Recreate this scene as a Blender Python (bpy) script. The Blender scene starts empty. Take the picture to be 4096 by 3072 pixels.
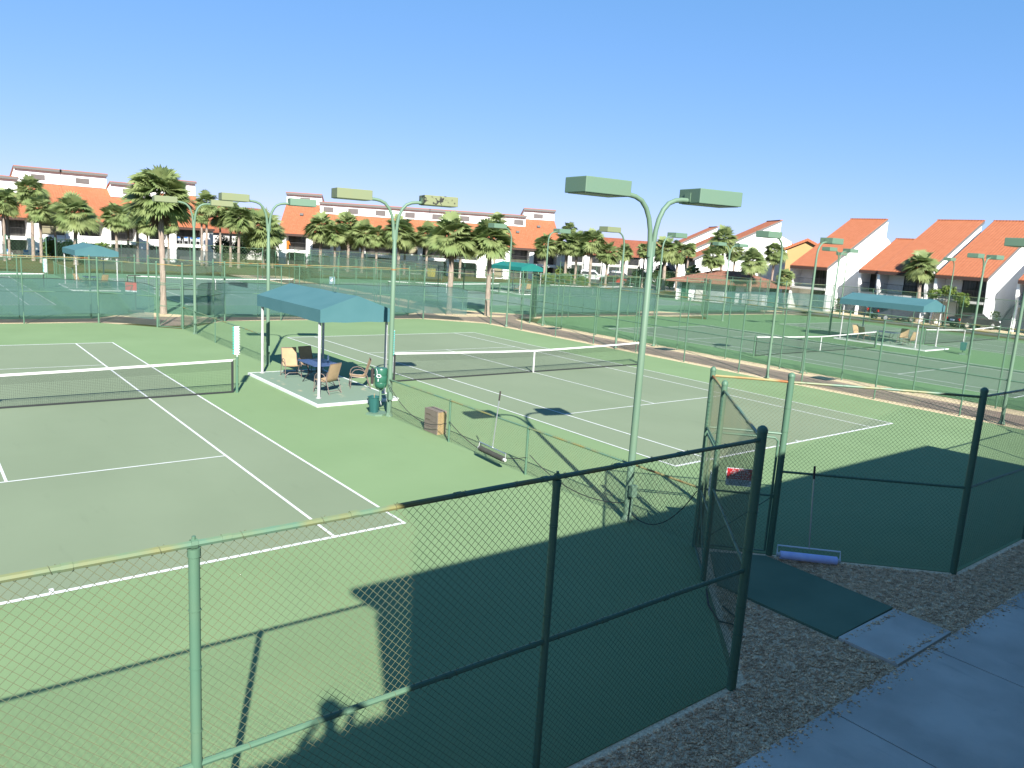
import bpy, math, random
import numpy as np
from mathutils import Vector, Matrix
random.seed(7); rng = np.random.default_rng(7)
S = bpy.context.scene; COL = S.collection
R = math.radians

# ------------------------------------------------------------------ materials
MATS = {}
KALB = .66   # exposure is set for the bright court, so sunlit albedos are real-world low
KEEP = {'concrete', 'shell_gravel_bed', 'shell_pebbles', 'white_stucco', 'grey_stucco', 'green_slab_paint', 'lavender_foam_roll', 'brushed_steel', 'bright_trim', 'red_sign_paint', 'white_sign_paint', 'beige_stucco', 'skin', 'dark_glass', 'clear_bottle', 'palm_leaf', 'hedge_leaf', 'palm_trunk', 'vinyl_wire'}
def kal(name, c): return c if (c is None or name in KEEP) else tuple(x*KALB for x in c)
def mat(name, c, rough=0.7, var=0.0, vscale=3.0, c2=None, bump=0.0, bscale=40.0, metal=0.0, trans=0.0, spec=0.3, stretch=None, lo=0.35, hi=0.7, detail=4.0, scuff=0.0):
    c = kal(name, c); c2 = kal(name, c2)
    m = bpy.data.materials.new(name); m.use_nodes = True; nt = m.node_tree; N = nt.nodes; L = nt.links
    b = N['Principled BSDF']; b.inputs['Roughness'].default_value = rough; b.inputs['Metallic'].default_value = metal
    b.inputs['Specular IOR Level'].default_value = spec
    b.inputs['Base Color'].default_value = (*c, 1)
    tc = N.new('ShaderNodeTexCoord'); vec = tc.outputs['Object']
    if stretch:
        mp = N.new('ShaderNodeMapping'); mp.inputs['Scale'].default_value = stretch; L.new(vec, mp.inputs[0]); vec = mp.outputs[0]
    if c2 is None and var: c2 = tuple(max(0, x*(1-var)) for x in c)
    if c2 is not None:
        nz = N.new('ShaderNodeTexNoise'); nz.inputs['Scale'].default_value = vscale; nz.inputs['Detail'].default_value = detail
        L.new(vec, nz.inputs['Vector'])
        rp = N.new('ShaderNodeValToRGB'); rp.color_ramp.elements[0].position = lo; rp.color_ramp.elements[1].position = hi
        rp.color_ramp.elements[0].color = (*c, 1); rp.color_ramp.elements[1].color = (*c2, 1)
        L.new(nz.outputs['Fac'], rp.inputs[0]); L.new(rp.outputs[0], b.inputs['Base Color'])
        if scuff:   # fine scuff marks and broad dried-water blotches
            prev = rp.outputs[0]
            for sc_, st, p0, p1, k in ((2.6, (1, .22, 1), .60, .74, 1-scuff), (.16, (1, 1, 1), .42, .66, 1+scuff*.9), (11, (.5, 1, 1), .66, .72, 1-scuff*.8)):
                m2 = N.new('ShaderNodeMapping'); m2.inputs['Scale'].default_value = st; m2.inputs['Rotation'].default_value = (0, 0, .3*sc_); L.new(tc.outputs['Object'], m2.inputs[0])
                n3 = N.new('ShaderNodeTexNoise'); n3.inputs['Scale'].default_value = sc_; n3.inputs['Detail'].default_value = 9; n3.inputs['Roughness'].default_value = .62; L.new(m2.outputs[0], n3.inputs['Vector'])
                mr = N.new('ShaderNodeMapRange'); mr.inputs['From Min'].default_value = p0; mr.inputs['From Max'].default_value = p1; mr.inputs['To Min'].default_value = 1; mr.inputs['To Max'].default_value = k; L.new(n3.outputs['Fac'], mr.inputs[0])
                vm = N.new('ShaderNodeVectorMath'); vm.operation = 'SCALE'; L.new(prev, vm.inputs[0]); L.new(mr.outputs[0], vm.inputs['Scale']); prev = vm.outputs[0]
            L.new(prev, b.inputs['Base Color'])
    if bump:
        n2 = N.new('ShaderNodeTexNoise'); n2.inputs['Scale'].default_value = bscale; L.new(tc.outputs['Object'], n2.inputs['Vector'])
        bp = N.new('ShaderNodeBump'); bp.inputs['Strength'].default_value = bump; bp.inputs['Distance'].default_value = 0.02
        L.new(n2.outputs['Fac'], bp.inputs['Height']); L.new(bp.outputs[0], b.inputs['Normal'])
    if trans:
        tr = N.new('ShaderNodeBsdfTranslucent'); mx = N.new('ShaderNodeMixShader'); mx.inputs[0].default_value = trans
        src = b.inputs['Base Color'].links[0].from_socket if b.inputs['Base Color'].links else None
        if src: L.new(src, tr.inputs[0])
        else: tr.inputs[0].default_value = (*c, 1)
        L.new(b.outputs[0], mx.inputs[1]); L.new(tr.outputs[0], mx.inputs[2]); L.new(mx.outputs[0], N['Material Output'].inputs[0])
    MATS[name] = m
    return m

def cloth_screen(name, c, fac, scale):
    """woven windscreen: a real sheet, part of its weave open"""
    c = kal(name, c)
    m = bpy.data.materials.new(name); m.use_nodes = True; nt = m.node_tree; N = nt.nodes; L = nt.links
    b = N['Principled BSDF']; b.inputs['Base Color'].default_value = (*c, 1); b.inputs['Roughness'].default_value = .8
    b.inputs['Specular IOR Level'].default_value = .1
    t = N.new('ShaderNodeBsdfTransparent'); mx = N.new('ShaderNodeMixShader')
    tc = N.new('ShaderNodeTexCoord'); nz = N.new('ShaderNodeTexNoise'); nz.inputs['Scale'].default_value = scale
    L.new(tc.outputs['Object'], nz.inputs['Vector'])
    mr = N.new('ShaderNodeMapRange'); mr.inputs['From Min'].default_value = .3; mr.inputs['From Max'].default_value = .7
    mr.inputs['To Min'].default_value = fac-.08; mr.inputs['To Max'].default_value = fac+.08
    L.new(nz.outputs['Fac'], mr.inputs[0]); L.new(mr.outputs[0], mx.inputs[0])
    L.new(t.outputs[0], mx.inputs[1]); L.new(b.outputs[0], mx.inputs[2]); L.new(mx.outputs[0], N['Material Output'].inputs[0])
    MATS[name] = m; return m

def tile_mat(name, c, c2, axis):
    """barrel tile roof: rows across the slope, columns down it (object coordinates)"""
    c = kal(name, c); c2 = kal(name, c2)
    m = bpy.data.materials.new(name); m.use_nodes = True; nt = m.node_tree; N = nt.nodes; L = nt.links
    b = N['Principled BSDF']; b.inputs['Roughness'].default_value = .75; b.inputs['Specular IOR Level'].default_value = .2
    tc = N.new('ShaderNodeTexCoord'); sp = N.new('ShaderNodeSeparateXYZ'); L.new(tc.outputs['Object'], sp.inputs[0])
    rowc, colc = ('X', 'Y') if axis == 'x' else ('Y', 'X')
    def math_(op, a, v=None, b2=None):
        n = N.new('ShaderNodeMath'); n.operation = op; L.new(a, n.inputs[0])
        if b2 is not None: L.new(b2, n.inputs[1])
        elif v is not None: n.inputs[1].default_value = v
        return n.outputs[0]
    row = math_('FRACT', math_('MULTIPLY', sp.outputs[rowc], 1/.34))
    col = math_('ABSOLUTE', math_('SINE', math_('MULTIPLY', sp.outputs[colc], math.pi/.3)))
    h = math_('ADD', math_('MULTIPLY', row, -.8), b2=math_('MULTIPLY', col, .42))
    bp = N.new('ShaderNodeBump'); bp.inputs['Strength'].default_value = .8; bp.inputs['Distance'].default_value = .07
    L.new(h, bp.inputs['Height']); L.new(bp.outputs[0], b.inputs['Normal'])
    nz = N.new('ShaderNodeTexNoise'); nz.inputs['Scale'].default_value = 2.2; nz.inputs['Detail'].default_value = 6
    L.new(tc.outputs['Object'], nz.inputs['Vector'])
    rp = N.new('ShaderNodeValToRGB'); rp.color_ramp.elements[0].position = .35; rp.color_ramp.elements[1].position = .7
    rp.color_ramp.elements[0].color = (*c, 1); rp.color_ramp.elements[1].color = (*c2, 1); L.new(nz.outputs['Fac'], rp.inputs[0])
    L.new(rp.outputs[0], b.inputs['Base Color'])
    MATS[name] = m; return m

GREEN_A = (.228, .335, .165); INNER_A = (.243, .300, .192)
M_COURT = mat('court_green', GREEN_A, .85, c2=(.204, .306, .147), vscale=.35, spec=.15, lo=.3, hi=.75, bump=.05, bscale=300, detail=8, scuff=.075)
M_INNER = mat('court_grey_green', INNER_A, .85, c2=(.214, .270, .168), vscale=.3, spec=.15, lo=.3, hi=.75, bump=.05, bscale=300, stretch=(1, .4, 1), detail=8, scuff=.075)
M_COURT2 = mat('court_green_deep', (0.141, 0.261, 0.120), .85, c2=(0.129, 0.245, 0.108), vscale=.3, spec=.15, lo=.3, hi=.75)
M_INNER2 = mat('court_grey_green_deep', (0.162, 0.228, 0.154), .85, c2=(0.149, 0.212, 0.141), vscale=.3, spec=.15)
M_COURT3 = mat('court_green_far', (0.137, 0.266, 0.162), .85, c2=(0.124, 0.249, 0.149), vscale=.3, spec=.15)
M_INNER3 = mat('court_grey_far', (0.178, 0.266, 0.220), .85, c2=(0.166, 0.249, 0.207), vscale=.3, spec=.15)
M_LINE = mat('line_paint', (.80, .82, .80), .7, c2=(.70, .74, .70), vscale=4, spec=.2)
M_SAND = mat('tan_gravel', (.86, .70, .45), .95, c2=(.50, .39, .24), vscale=14, spec=.05, bump=.6, bscale=30)
M_ASPH = mat('asphalt_path', (.335, .255, .20), .9, c2=(.26, .20, .16), vscale=1.2, spec=.1, bump=.2, bscale=90)
M_ROAD = mat('asphalt_road', (0.166, 0.158, 0.149), .9, c2=(0.133, 0.124, 0.116), vscale=.6, spec=.15)
M_GRASS = mat('dry_grass', (0.095, 0.104, 0.033), .95, c2=(0.166, 0.137, 0.062), vscale=.5, spec=.05, bump=.6, bscale=8, detail=8)
M_GRAVEL = mat('shell_gravel_bed', (.90, .66, .43), .95, c2=(.55, .38, .25), vscale=30, spec=.1, bump=.8, bscale=60)
M_PEBBLE = mat('shell_pebbles', (.97, .66, .40), .9, c2=(.46, .29, .18), vscale=9, spec=.15, lo=.3, hi=.62, detail=2)
M_CONC = mat('concrete', (.54, .48, .42), .9, c2=(.38, .34, .295), vscale=1.1, spec=.15, bump=.15, bscale=120, lo=.38, hi=.72, detail=10, scuff=.16)
M_MAT = mat('green_slab_paint', (.12, .18, .12), .9, c2=(.095, .15, .10), vscale=1.2, spec=.15, bump=.15, bscale=100)
M_POLE = mat('green_pole_paint', (0.145, 0.245, 0.168), .55, c2=(0.16, 0.25, 0.158), vscale=1.3, spec=.35, lo=.4, hi=.75)
M_POLE_Y = mat('faded_olive_paint', (0.241, 0.266, 0.137), .6, c2=(0.216, 0.266, 0.149), vscale=1.5, spec=.3)
M_POLE_PEEL = mat('peeling_olive_paint', (0.241, 0.266, 0.137), .6, c2=(0.025, 0.025, 0.021), vscale=9, spec=.3, lo=.57, hi=.60, detail=3)
M_POST = mat('fence_post_paint', (0.095, 0.203, 0.133), .5, c2=(0.116, 0.212, 0.133), vscale=2.2, spec=.35)
M_RAIL = mat('weathered_rail_paint', (.125, .235, .155), .5, c2=(.27, .235, .075), vscale=1.6, spec=.35, lo=.44, hi=.64, detail=7)
M_RUST = mat('rusty_rail_paint', (0.365, 0.332, 0.141), .6, c2=(0.349, 0.141, 0.042), vscale=2.0, spec=.25, lo=.45, hi=.62, detail=6)
M_WIRE = mat('vinyl_wire', (.105, .13, .075), .6, c2=(.15, .145, .075), vscale=2, spec=.25)
M_WIRE2 = mat('vinyl_wire_far', (.11, .22, .12), .7, spec=.1)
M_CANOPY = mat('teal_canvas', (.073, .185, .20), .8, c2=(.083, .20, .215), vscale=1.4, spec=.15, bump=.3, bscale=3.5)
M_CANOPY2 = mat('green_canvas', (0.017, 0.191, 0.166), .8, c2=(0.025, 0.207, 0.174), vscale=1.4, spec=.15)
M_WPOST = mat('white_post_paint', (.60, .60, .60), .5, c2=(.48, .47, .45), vscale=5, spec=.35)
M_WHITE = mat('white_stucco', (.80, .80, .78), .9, c2=(.74, .73, .70), vscale=.7, spec=.1)
M_WHITE2 = mat('white_plastic', (.70, .72, .73), .4, spec=.4)
M_CREAM = mat('grey_stucco', (.46, .45, .42), .9, c2=(.40, .39, .37), vscale=.7, spec=.1)
M_YELLOW = mat('yellow_stucco', (.60, .40, .18), .9, c2=(.56, .37, .165), vscale=.7, spec=.1)
M_TILE_X = tile_mat('orange_tile_x', (.52, .185, .088), (.46, .155, .07), 'x')
M_TILE_Y = tile_mat('orange_tile_y', (.52, .18, .085), (.46, .15, .068), 'y')
M_TILE_B = tile_mat('brown_tile', (.33, .115, .062), (.25, .085, .05), 'x')
M_TILE_H = tile_mat('faded_brown_tile', (.30, .145, .10), (.24, .115, .08), 'x')
M_TRIM = mat('dark_fascia', (.085, .05, .04), .7, spec=.2)
M_GREYTRIM = mat('grey_fascia', (.17, .17, .165), .7, spec=.2)
M_TANSCR = mat('tan_window_blind', (.30, .27, .165), .6, c2=(.25, .225, .14), vscale=1.2, spec=.4)
M_GREYSCR = mat('grey_window_screen', (.17, .155, .15), .7, c2=(.15, .135, .13), vscale=1.5, spec=.2)
M_GLASS = mat('dark_glass', (.020, .022, .024), .12, c2=(.05, .048, .042), vscale=1.0, spec=.6)
M_CURT = mat('curtained_glass', (.10, .095, .085), .2, c2=(.03, .03, .03), vscale=2.2, spec=.6, stretch=(1, 3, .1))
M_IRON = mat('dark_iron', (.04, .04, .04), .6, spec=.3)
M_LEAF = mat('palm_leaf', (.18, .25, .09), .5, c2=(.29, .335, .14), vscale=1.1, spec=.35, trans=.45, lo=.35, hi=.68)
M_LEAFD = mat('dead_frond', (.27, .20, .12), .9, c2=(.17, .12, .075), vscale=4, spec=.1)
M_TRUNK = mat('palm_trunk', (.30, .245, .20), .95, c2=(.17, .13, .105), vscale=5, spec=.05, bump=.7, bscale=14, stretch=(1, 1, 2.5))
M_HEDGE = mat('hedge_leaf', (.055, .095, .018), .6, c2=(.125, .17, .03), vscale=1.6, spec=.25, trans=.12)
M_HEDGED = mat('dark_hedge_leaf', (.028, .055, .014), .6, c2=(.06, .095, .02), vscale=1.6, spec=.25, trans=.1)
M_BARK = mat('shrub_bark', (.16, .12, .09), .95, var=.3, vscale=6)
M_NET = mat('black_net_cord', (.028, .032, .035), .8, spec=.1)
M_TAPE = mat('white_net_band', (.82, .82, .80), .7, c2=(.74, .74, .71), vscale=3, spec=.2)
M_BTAPE = mat('black_net_tape', (.035, .04, .04), .7, spec=.2)
M_TEAL = mat('teal_plastic', (.06, .58, .49), .4, spec=.4)
M_TEXTT = mat('pale_teal_print', (.36, .70, .72), .6, c2=(.62, .80, .82), vscale=22, stretch=(1, 1, 3))
M_CHAIRF = mat('brown_chair_tube', (.21, .16, .135), .4, spec=.4)
M_SLING = mat('tan_sling_mesh', (.56, .41, .24), .8, c2=(.50, .36, .21), vscale=6, spec=.15, trans=.18)
M_TABLE = mat('navy_table_top', (.05, .085, .19), .35, c2=(.065, .10, .21), vscale=3, spec=.4)
M_COOLER = mat('green_cooler_plastic', (.03, .135, .085), .35, c2=(.035, .15, .095), vscale=3, spec=.45)
M_BIN = mat('teal_bin_plastic', (.028, .125, .115), .4, c2=(.033, .14, .13), vscale=3, spec=.45)
M_BROWN = mat('brown_cup_tube', (.05, .04, .038), .4, spec=.45)
M_CEDAR = mat('grey_cedar_board', (.32, .255, .225), .9, c2=(.24, .19, .165), vscale=9, spec=.1, stretch=(1, 8, 1))
M_CEDARY = mat('tan_cedar_board', (.52, .37, .19), .9, c2=(.42, .29, .14), vscale=9, spec=.1, stretch=(1, 1, 8))
M_STEEL = mat('brushed_steel', (.55, .56, .56), .35, metal=.9, spec=.5)
M_FOAM = mat('dark_foam_roll', (.085, .088, .075), .9, c2=(.065, .068, .058), vscale=12, spec=.1)
M_BLUE = mat('lavender_foam_roll', (.62, .64, .95), .7, c2=(.50, .53, .90), vscale=6, spec=.2)
M_RED = mat('red_sign_paint', (.62, .022, .03), .5, spec=.3)
M_SIGNW = mat('white_sign_paint', (.78, .80, .84), .5, spec=.3)
M_SIGNB = mat('slate_sign_paint', (.16, .26, .29), .5, spec=.3)
M_PRINT = mat('faint_print', (.25, .27, .33), .6)
M_RUBBER = mat('tyre_rubber', (.025, .025, .025), .85, spec=.2)
M_CARD = mat('charcoal_car_paint', (.030, .034, .044), .25, spec=.6)
M_CARR = mat('red_car_paint', (.40, .022, .018), .25, spec=.6)
M_CARW = mat('white_car_paint', (.75, .76, .77), .25, spec=.6)
M_CARK = mat('black_car_paint', (.02, .021, .024), .25, spec=.6)
M_TAIL = mat('red_lamp_lens', (.75, .02, .015), .2, spec=.6)
M_HEADL = mat('clear_lamp_lens', (.75, .76, .78), .12, spec=.7)
M_CHROME = mat('bright_trim', (.7, .71, .72), .2, metal=.9)
M_SKIN = mat('skin', (.55, .34, .25), .6)
M_CLOTH = mat('dark_blue_clothes', (.06, .08, .15), .85)
M_BEIGE = mat('beige_stucco', (.30, .27, .23), .9, var=.1)
M_CLEAR = mat('clear_bottle', (.55, .66, .75), .1, spec=.6)
M_BLUECH = mat('blue_sling', (.06, .20, .55), .7)
M_YBIN = mat('yellow_plastic', (.65, .55, .06), .5)
M_ORANGE = mat('orange_cloth', (.75, .22, .03), .8)
M_SCREEN_T = cloth_screen('teal_windscreen', (.072, .15, .135), .69, 1.2)
M_SCREEN_G = cloth_screen('grey_windscreen', (.085, .115, .105), .58, .7)
M_SCREEN_O = cloth_screen('green_windscreen', (.085, .125, .065), .42, .7)

# ------------------------------------------------------------------ mesh builder
class MB:
    def __init__(s): s.v = []; s.f = []
    def add(s, vs, fs):
        o = len(s.v); s.v += [tuple(p) for p in vs]; s.f += [tuple(i+o for i in f) for f in fs]; return s
    def box(s, c, d, rz=0.0, taper=1.0):
        cx, cy, cz = c; a, b, h = d[0]/2, d[1]/2, d[2]/2; cs, sn = math.cos(rz), math.sin(rz); vs = []
        for z, t in ((-h, 1), (h, taper)):
            for x, y in ((-a, -b), (a, -b), (a, b), (-a, b)):
                x *= t; y *= t; vs.append((cx+x*cs-y*sn, cy+x*sn+y*cs, cz+z))
        return s.add(vs, [(3, 2, 1, 0), (4, 5, 6, 7), (0, 1, 5, 4), (1, 2, 6, 5), (2, 3, 7, 6), (3, 0, 4, 7)])
    def bb(s, x0, x1, y0, y1, z0, z1):
        return s.box(((x0+x1)/2, (y0+y1)/2, (z0+z1)/2), (abs(x1-x0), abs(y1-y0), abs(z1-z0)))
    def tube(s, pts, r, n=8, cap=True):
        pts = [Vector(p) for p in pts]; rs = r if isinstance(r, (list, tuple)) else [r]*len(pts)
        vs = []; fs = []; prev = None
        for i, p in enumerate(pts):
            t = (pts[min(i+1, len(pts)-1)]-pts[max(i-1, 0)]).normalized()
            if prev is None:
                a = Vector((0, 0, 1)) if abs(t.z) < .9 else Vector((1, 0, 0)); u = t.cross(a).normalized()
            else: u = (prev-t*prev.dot(t)).normalized()
            prev = u; w = t.cross(u)
            for k in range(n):
                an = 2*math.pi*k/n; vs.append(p+u*(rs[i]*math.cos(an))+w*(rs[i]*math.sin(an)))
        for i in range(len(pts)-1):
            for k in range(n): fs.append((i*n+k, i*n+(k+1) % n, (i+1)*n+(k+1) % n, (i+1)*n+k))
        if cap: fs.append(tuple(range(n-1, -1, -1))); fs.append(tuple((len(pts)-1)*n+k for k in range(n)))
        return s.add(vs, fs)
    def prism(s, poly, d):
        """poly: planar 3d outline, d: extrusion vector"""
        n = len(poly); d = Vector(d); a = [Vector(p) for p in poly]; b = [p+d for p in a]
        return s.add(a+b, [tuple(range(n-1, -1, -1)), tuple(range(n, 2*n))]+[(i, (i+1) % n, n+(i+1) % n, n+i) for i in range(n)])
    def poly(s, pts): return s.add(pts, [tuple(range(len(pts)))])
    def lathe(s, prof, c=(0, 0, 0), n=20):
        vs = []; fs = []
        for r, z in prof:
            for k in range(n): an = 2*math.pi*k/n; vs.append((c[0]+r*math.cos(an), c[1]+r*math.sin(an), c[2]+z))
        for i in range(len(prof)-1):
            for k in range(n): fs.append((i*n+k, i*n+(k+1) % n, (i+1)*n+(k+1) % n, (i+1)*n+k))
        fs.append(tuple(range(n-1, -1, -1))); fs.append(tuple((len(prof)-1)*n+k for k in range(n)))
        return s.add(vs, fs)
    def build(s, name, m, parent=None, smooth=False, world=False):
        me = bpy.data.meshes.new(name); v = s.v
        if world and parent is not None:
            inv = parent_matrix(parent).inverted(); v = [inv @ Vector(p) for p in v]
        me.from_pydata([tuple(p) for p in v], [], s.f); me.materials.append(m)
        if smooth:
            me.polygons.foreach_set('use_smooth', [True]*len(me.polygons)); me.set_sharp_from_angle(angle=R(42))
        o = bpy.data.objects.new(name, me); COL.objects.link(o); o.parent = parent
        return o
def parent_matrix(o):
    m = Matrix.LocRotScale(o.location, o.rotation_euler, o.scale)
    return parent_matrix(o.parent) @ m if o.parent else m
def fast_mesh(name, V, F, m, parent=None, smooth=False):
    """V (n,3), F (k,4 or 3) arrays"""
    me = bpy.data.meshes.new(name); k = F.shape[1]
    me.vertices.add(len(V)); me.vertices.foreach_set('co', np.ascontiguousarray(V, dtype=np.float32).ravel())
    me.loops.add(F.size); me.loops.foreach_set('vertex_index', np.ascontiguousarray(F, dtype=np.int32).ravel())
    me.polygons.add(len(F)); me.polygons.foreach_set('loop_start', np.arange(0, F.size, k, dtype=np.int32))
    me.update(calc_edges=True); me.validate(); me.materials.append(m)
    if smooth: me.polygons.foreach_set('use_smooth', [True]*len(me.polygons))
    o = bpy.data.objects.new(name, me); COL.objects.link(o); o.parent = parent
    return o
def tag(o, label, cat, group=None, kind=None):
    if label: o['label'] = label
    if cat: o['category'] = cat
    if group: o['group'] = group
    if kind: o['kind'] = kind
    return o
def thing(name, label, cat, loc=(0, 0, 0), rz=0.0, group=None):
    o = bpy.data.objects.new(name, None); COL.objects.link(o); o.empty_display_size = .2
    o.location = loc; o.rotation_euler = (0, 0, rz); return tag(o, label, cat, group)
def struct(o): o['kind'] = 'structure'; return o
def dup(root, loc=None, rz=None, label=None, group=None, scale=None):
    r = root.copy(); COL.objects.link(r)
    if loc is not None: r.location = loc
    if rz is not None: r.rotation_euler = (0, 0, rz)
    if scale is not None: r.scale = scale
    if label: r['label'] = label
    if group: r['group'] = group
    def rec(src, dst):
        for ch in list(src.children):
            c = ch.copy(); COL.objects.link(c); c.parent = dst; rec(ch, c)
    rec(root, r); return r
def text_mesh(body, size, m, name, parent, matrix, extrude=.001):
    cu = bpy.data.curves.new(name, 'FONT'); cu.body = body; cu.size = size; cu.align_x = 'CENTER'; cu.align_y = 'CENTER'; cu.extrude = extrude
    t = bpy.data.objects.new(name, cu); COL.objects.link(t); bpy.context.view_layer.update()
    me = bpy.data.meshes.new_from_object(t.evaluated_get(bpy.context.evaluated_depsgraph_get()))
    bpy.data.objects.remove(t); me.transform(matrix); me.materials.clear(); me.materials.append(m); me.name = name
    o = bpy.data.objects.new(name, me); COL.objects.link(o); o.parent = parent; return o

# ------------------------------------------------------------------ chain link wire
def wire_segments(p0, p1, z0, z1, period, off, seg):
    """both diagonal families clipped to the panel; returns (n,2,3)"""
    p0 = np.array(p0, float); p1 = np.array(p1, float); Lx = np.linalg.norm(p1-p0); d = (p1-p0)/Lx; nrm = np.array([-d[1], d[0]])
    H = z1-z0; out = []
    for sgn in (1, -1):
        ks = np.arange(-H, Lx+H, period)
        for k in ks:
            # s = k + sgn*t (t height 0..H); for sgn -1 s = k - t
            lo, hi = (max(0, -k), min(H, Lx-k)) if sgn == 1 else (max(0, k-Lx), min(H, k))
            if hi-lo < .02: continue
            n = max(1, int(math.ceil((hi-lo)*1.414/seg))); t = np.linspace(lo, hi, n+1); s = k+sgn*t
            P = np.stack([p0[0]+d[0]*s+nrm[0]*off*sgn, p0[1]+d[1]*s+nrm[1]*off*sgn, z0+t], -1)
            out.append(np.stack([P[:-1], P[1:]], 1))
    return np.concatenate(out) if out else np.zeros((0, 2, 3))
def wire_object(name, segs, r, m, parent, sides=3):
    loc = np.array(parent.location) if parent else np.zeros(3)
    A = segs[:, 0]-loc; B = segs[:, 1]-loc; t = B-A; t /= np.linalg.norm(t, axis=1, keepdims=True)
    up = np.array([.31, .17, .93]); u = np.cross(t, up); u /= np.linalg.norm(u, axis=1, keepdims=True); w = np.cross(t, u)
    V = []
    for k in range(sides):
        a = 2*math.pi*k/sides; V.append(r*(u*math.cos(a)+w*math.sin(a)))
    n = len(A); VV = np.stack([A+q for q in V]+[B+q for q in V], 1).reshape(-1, 3)
    base = np.arange(n)[:, None]*(2*sides); F = []
    for k in range(sides):
        k2 = (k+1) % sides; F.append(np.concatenate([base+k, base+k2, base+sides+k2, base+sides+k], 1))
    return fast_mesh(name, VV, np.concatenate(F), m, parent)

FENCES = []
def fence_run(label, p0, p1, posts, h=3.05, mid=(1.5,), wire=None, post_r=.03, end_r=.045, rail_r=.021, group=None, skip_ends=(False, False), name='chain_link_fence', rail_mat=None, near=False, bottom=.05):
    p0 = np.array(p0, float); p1 = np.array(p1, float); Lx = np.linalg.norm(p1-p0); d = (p1-p0)/Lx
    t = thing(name, label, 'fence', (p0[0], p0[1], 0), 0, group)
    def at(s, z=0): return (d[0]*s, d[1]*s, z)
    for i in range(posts+1):
        s = Lx*i/posts; end = i in (0, posts)
        if (i == 0 and skip_ends[0]) or (i == posts and skip_ends[1]): continue
        r = end_r if end else post_r; top = h+.09 if end else h-.035
        b = MB().tube([at(s, -.05), at(s, top)], r, 12 if near else 8)
        if end: b.lathe([(r*1.12, 0), (r*1.12, .03), (r*.9, .055), (r*.4, .075), (.002, .08)], at(s, top-.01), 10)
        else:
            b.tube([at(s, top-.05), at(s, top+.005)], r*1.14, 10)
            b.tube([at(s, top), at(s, h+.05)], [.013, .013], 6)
            b.tube([(at(s)[0]-d[0]*.02, at(s)[1]-d[1]*.02, h), (at(s)[0]+d[0]*.02, at(s)[1]+d[1]*.02, h)], rail_r*1.35, 8)
        if near:
            for zz in (.25, .7, 1.05, 1.75, 2.2, 2.6): b.tube([at(s, zz), at(s, zz+.006)], r*1.13, 10)
        b.build('post', M_POST, t, smooth=True)
    n = max(2, int(Lx/1.2))
    for zz in (h,)+tuple(mid):
        b = MB()
        b.tube([(at(Lx*k/n)[0], at(Lx*k/n)[1], zz+random.uniform(-.006, .006)) for k in range(n+1)], rail_r, 8)
        if near:
            for k in range(1, int(Lx/.9)): b.tube([at(k*.9-.03, zz), at(k*.9+.03, zz)], rail_r*1.18, 8)
        b.build('rail', (rail_mat or M_RAIL) if zz == h else M_POST, t, smooth=True)
    if wire:
        per, r, sg, m = wire
        segs = wire_segments(p0, p1, bottom, h+.045 if h < 2 and per < .1 else h-.02, per, r*.9, sg)
        if near:   # tie wires looped round the rails
            ties = []; nv = np.array([-d[1], d[0]])
            for zz in (h,)+tuple(mid):
                for q in np.arange(.28, Lx, .56):
                    q = q+random.uniform(-.06, .06); ring = []
                    for a_ in range(9):
                        an = math.pi*(.5+a_/4.0); rr_ = rail_r*1.25+(.03 if a_ == 8 else 0)
                        ring.append((p0[0]+d[0]*(q+.006*a_)+nv[0]*rr_*math.cos(an), p0[1]+d[1]*(q+.006*a_)+nv[1]*rr_*math.cos(an), zz+rr_*math.sin(an)-(.05 if a_ == 8 else 0)))
                    ties += list(zip(ring[:-1], ring[1:]))
            segs = np.concatenate([segs, np.array(ties, float)])
        wire_object('wire_mesh', segs, r, m, t)
    FENCES.append(t); return t
W_NEAR = (.0707, .0020, .5, M_WIRE); W_MID = (.0707, .0019, .8, M_WIRE2); W_FAR = (.16, .0040, 1.2, M_WIRE2); W_VFAR = (.34, .0075, 1.5, M_WIRE2)
# ------------------------------------------------------------------ ground
def sheet(name, pts, z, m):
    return struct(MB().poly([(x, y, z) for x, y in pts]).build(name, m))
def rect(x0, x1, y0, y1): return [(x0, y0), (x1, y0), (x1, y1), (x0, y1)]
sheet('ground', rect(-900, 1500, -700, 1700), -.034, M_GRASS)
sheet('sand_border', rect(-24, 56.6, 30.2, 34.2), -.026, M_SAND)
sheet('sand_border', rect(14.3, 18.9, -9, 30.2), -.026, M_SAND)
sheet('sand_border', rect(13.6, 19.6, 34.2, 73), -.026, M_SAND)
sheet('sand_border', [(11, 26.4), (14.3, 26.4), (14.3, 30.2), (11, 30.2)], -.026, M_SAND)
# winding asphalt path between the four enclosures
sheet('asphalt_path', [(-30, 31.25), (-8, 31.3), (-5.6, 30.6), (-4.3, 29.2), (-2.9, 29.2), (-1.6, 30.7), (1, 31.2), (12.2, 31.15), (14.2, 29.9), (15.35, 28), (15.4, -9), (17.55, -9), (17.75, 27.6), (18.6, 29.6), (20.6, 31.2), (60, 31.4), (60, 32.75), (20.6, 32.8), (18.4, 34.5), (17.6, 36.5), (17.6, 73), (15.5, 73), (15.4, 36.5), (14.6, 34.6), (12.4, 33.0), (-1.2, 32.75), (-3.7, 34.8), (-6.2, 32.75), (-30, 32.7)], -.018, M_ASPH)
sheet('sand_island', [(14.2, 32.1), (15.6, 31.5), (18.6, 31.1), (19.6, 31.8), (18.4, 32.9), (16.4, 33.6), (14.6, 33.7)], -.012, M_SAND)
sheet('sand_island', [(1.6, 31.9), (4.2, 31.6), (5.2, 32.1), (3.6, 32.7), (1.8, 32.6)], -.012, M_SAND)
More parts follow.
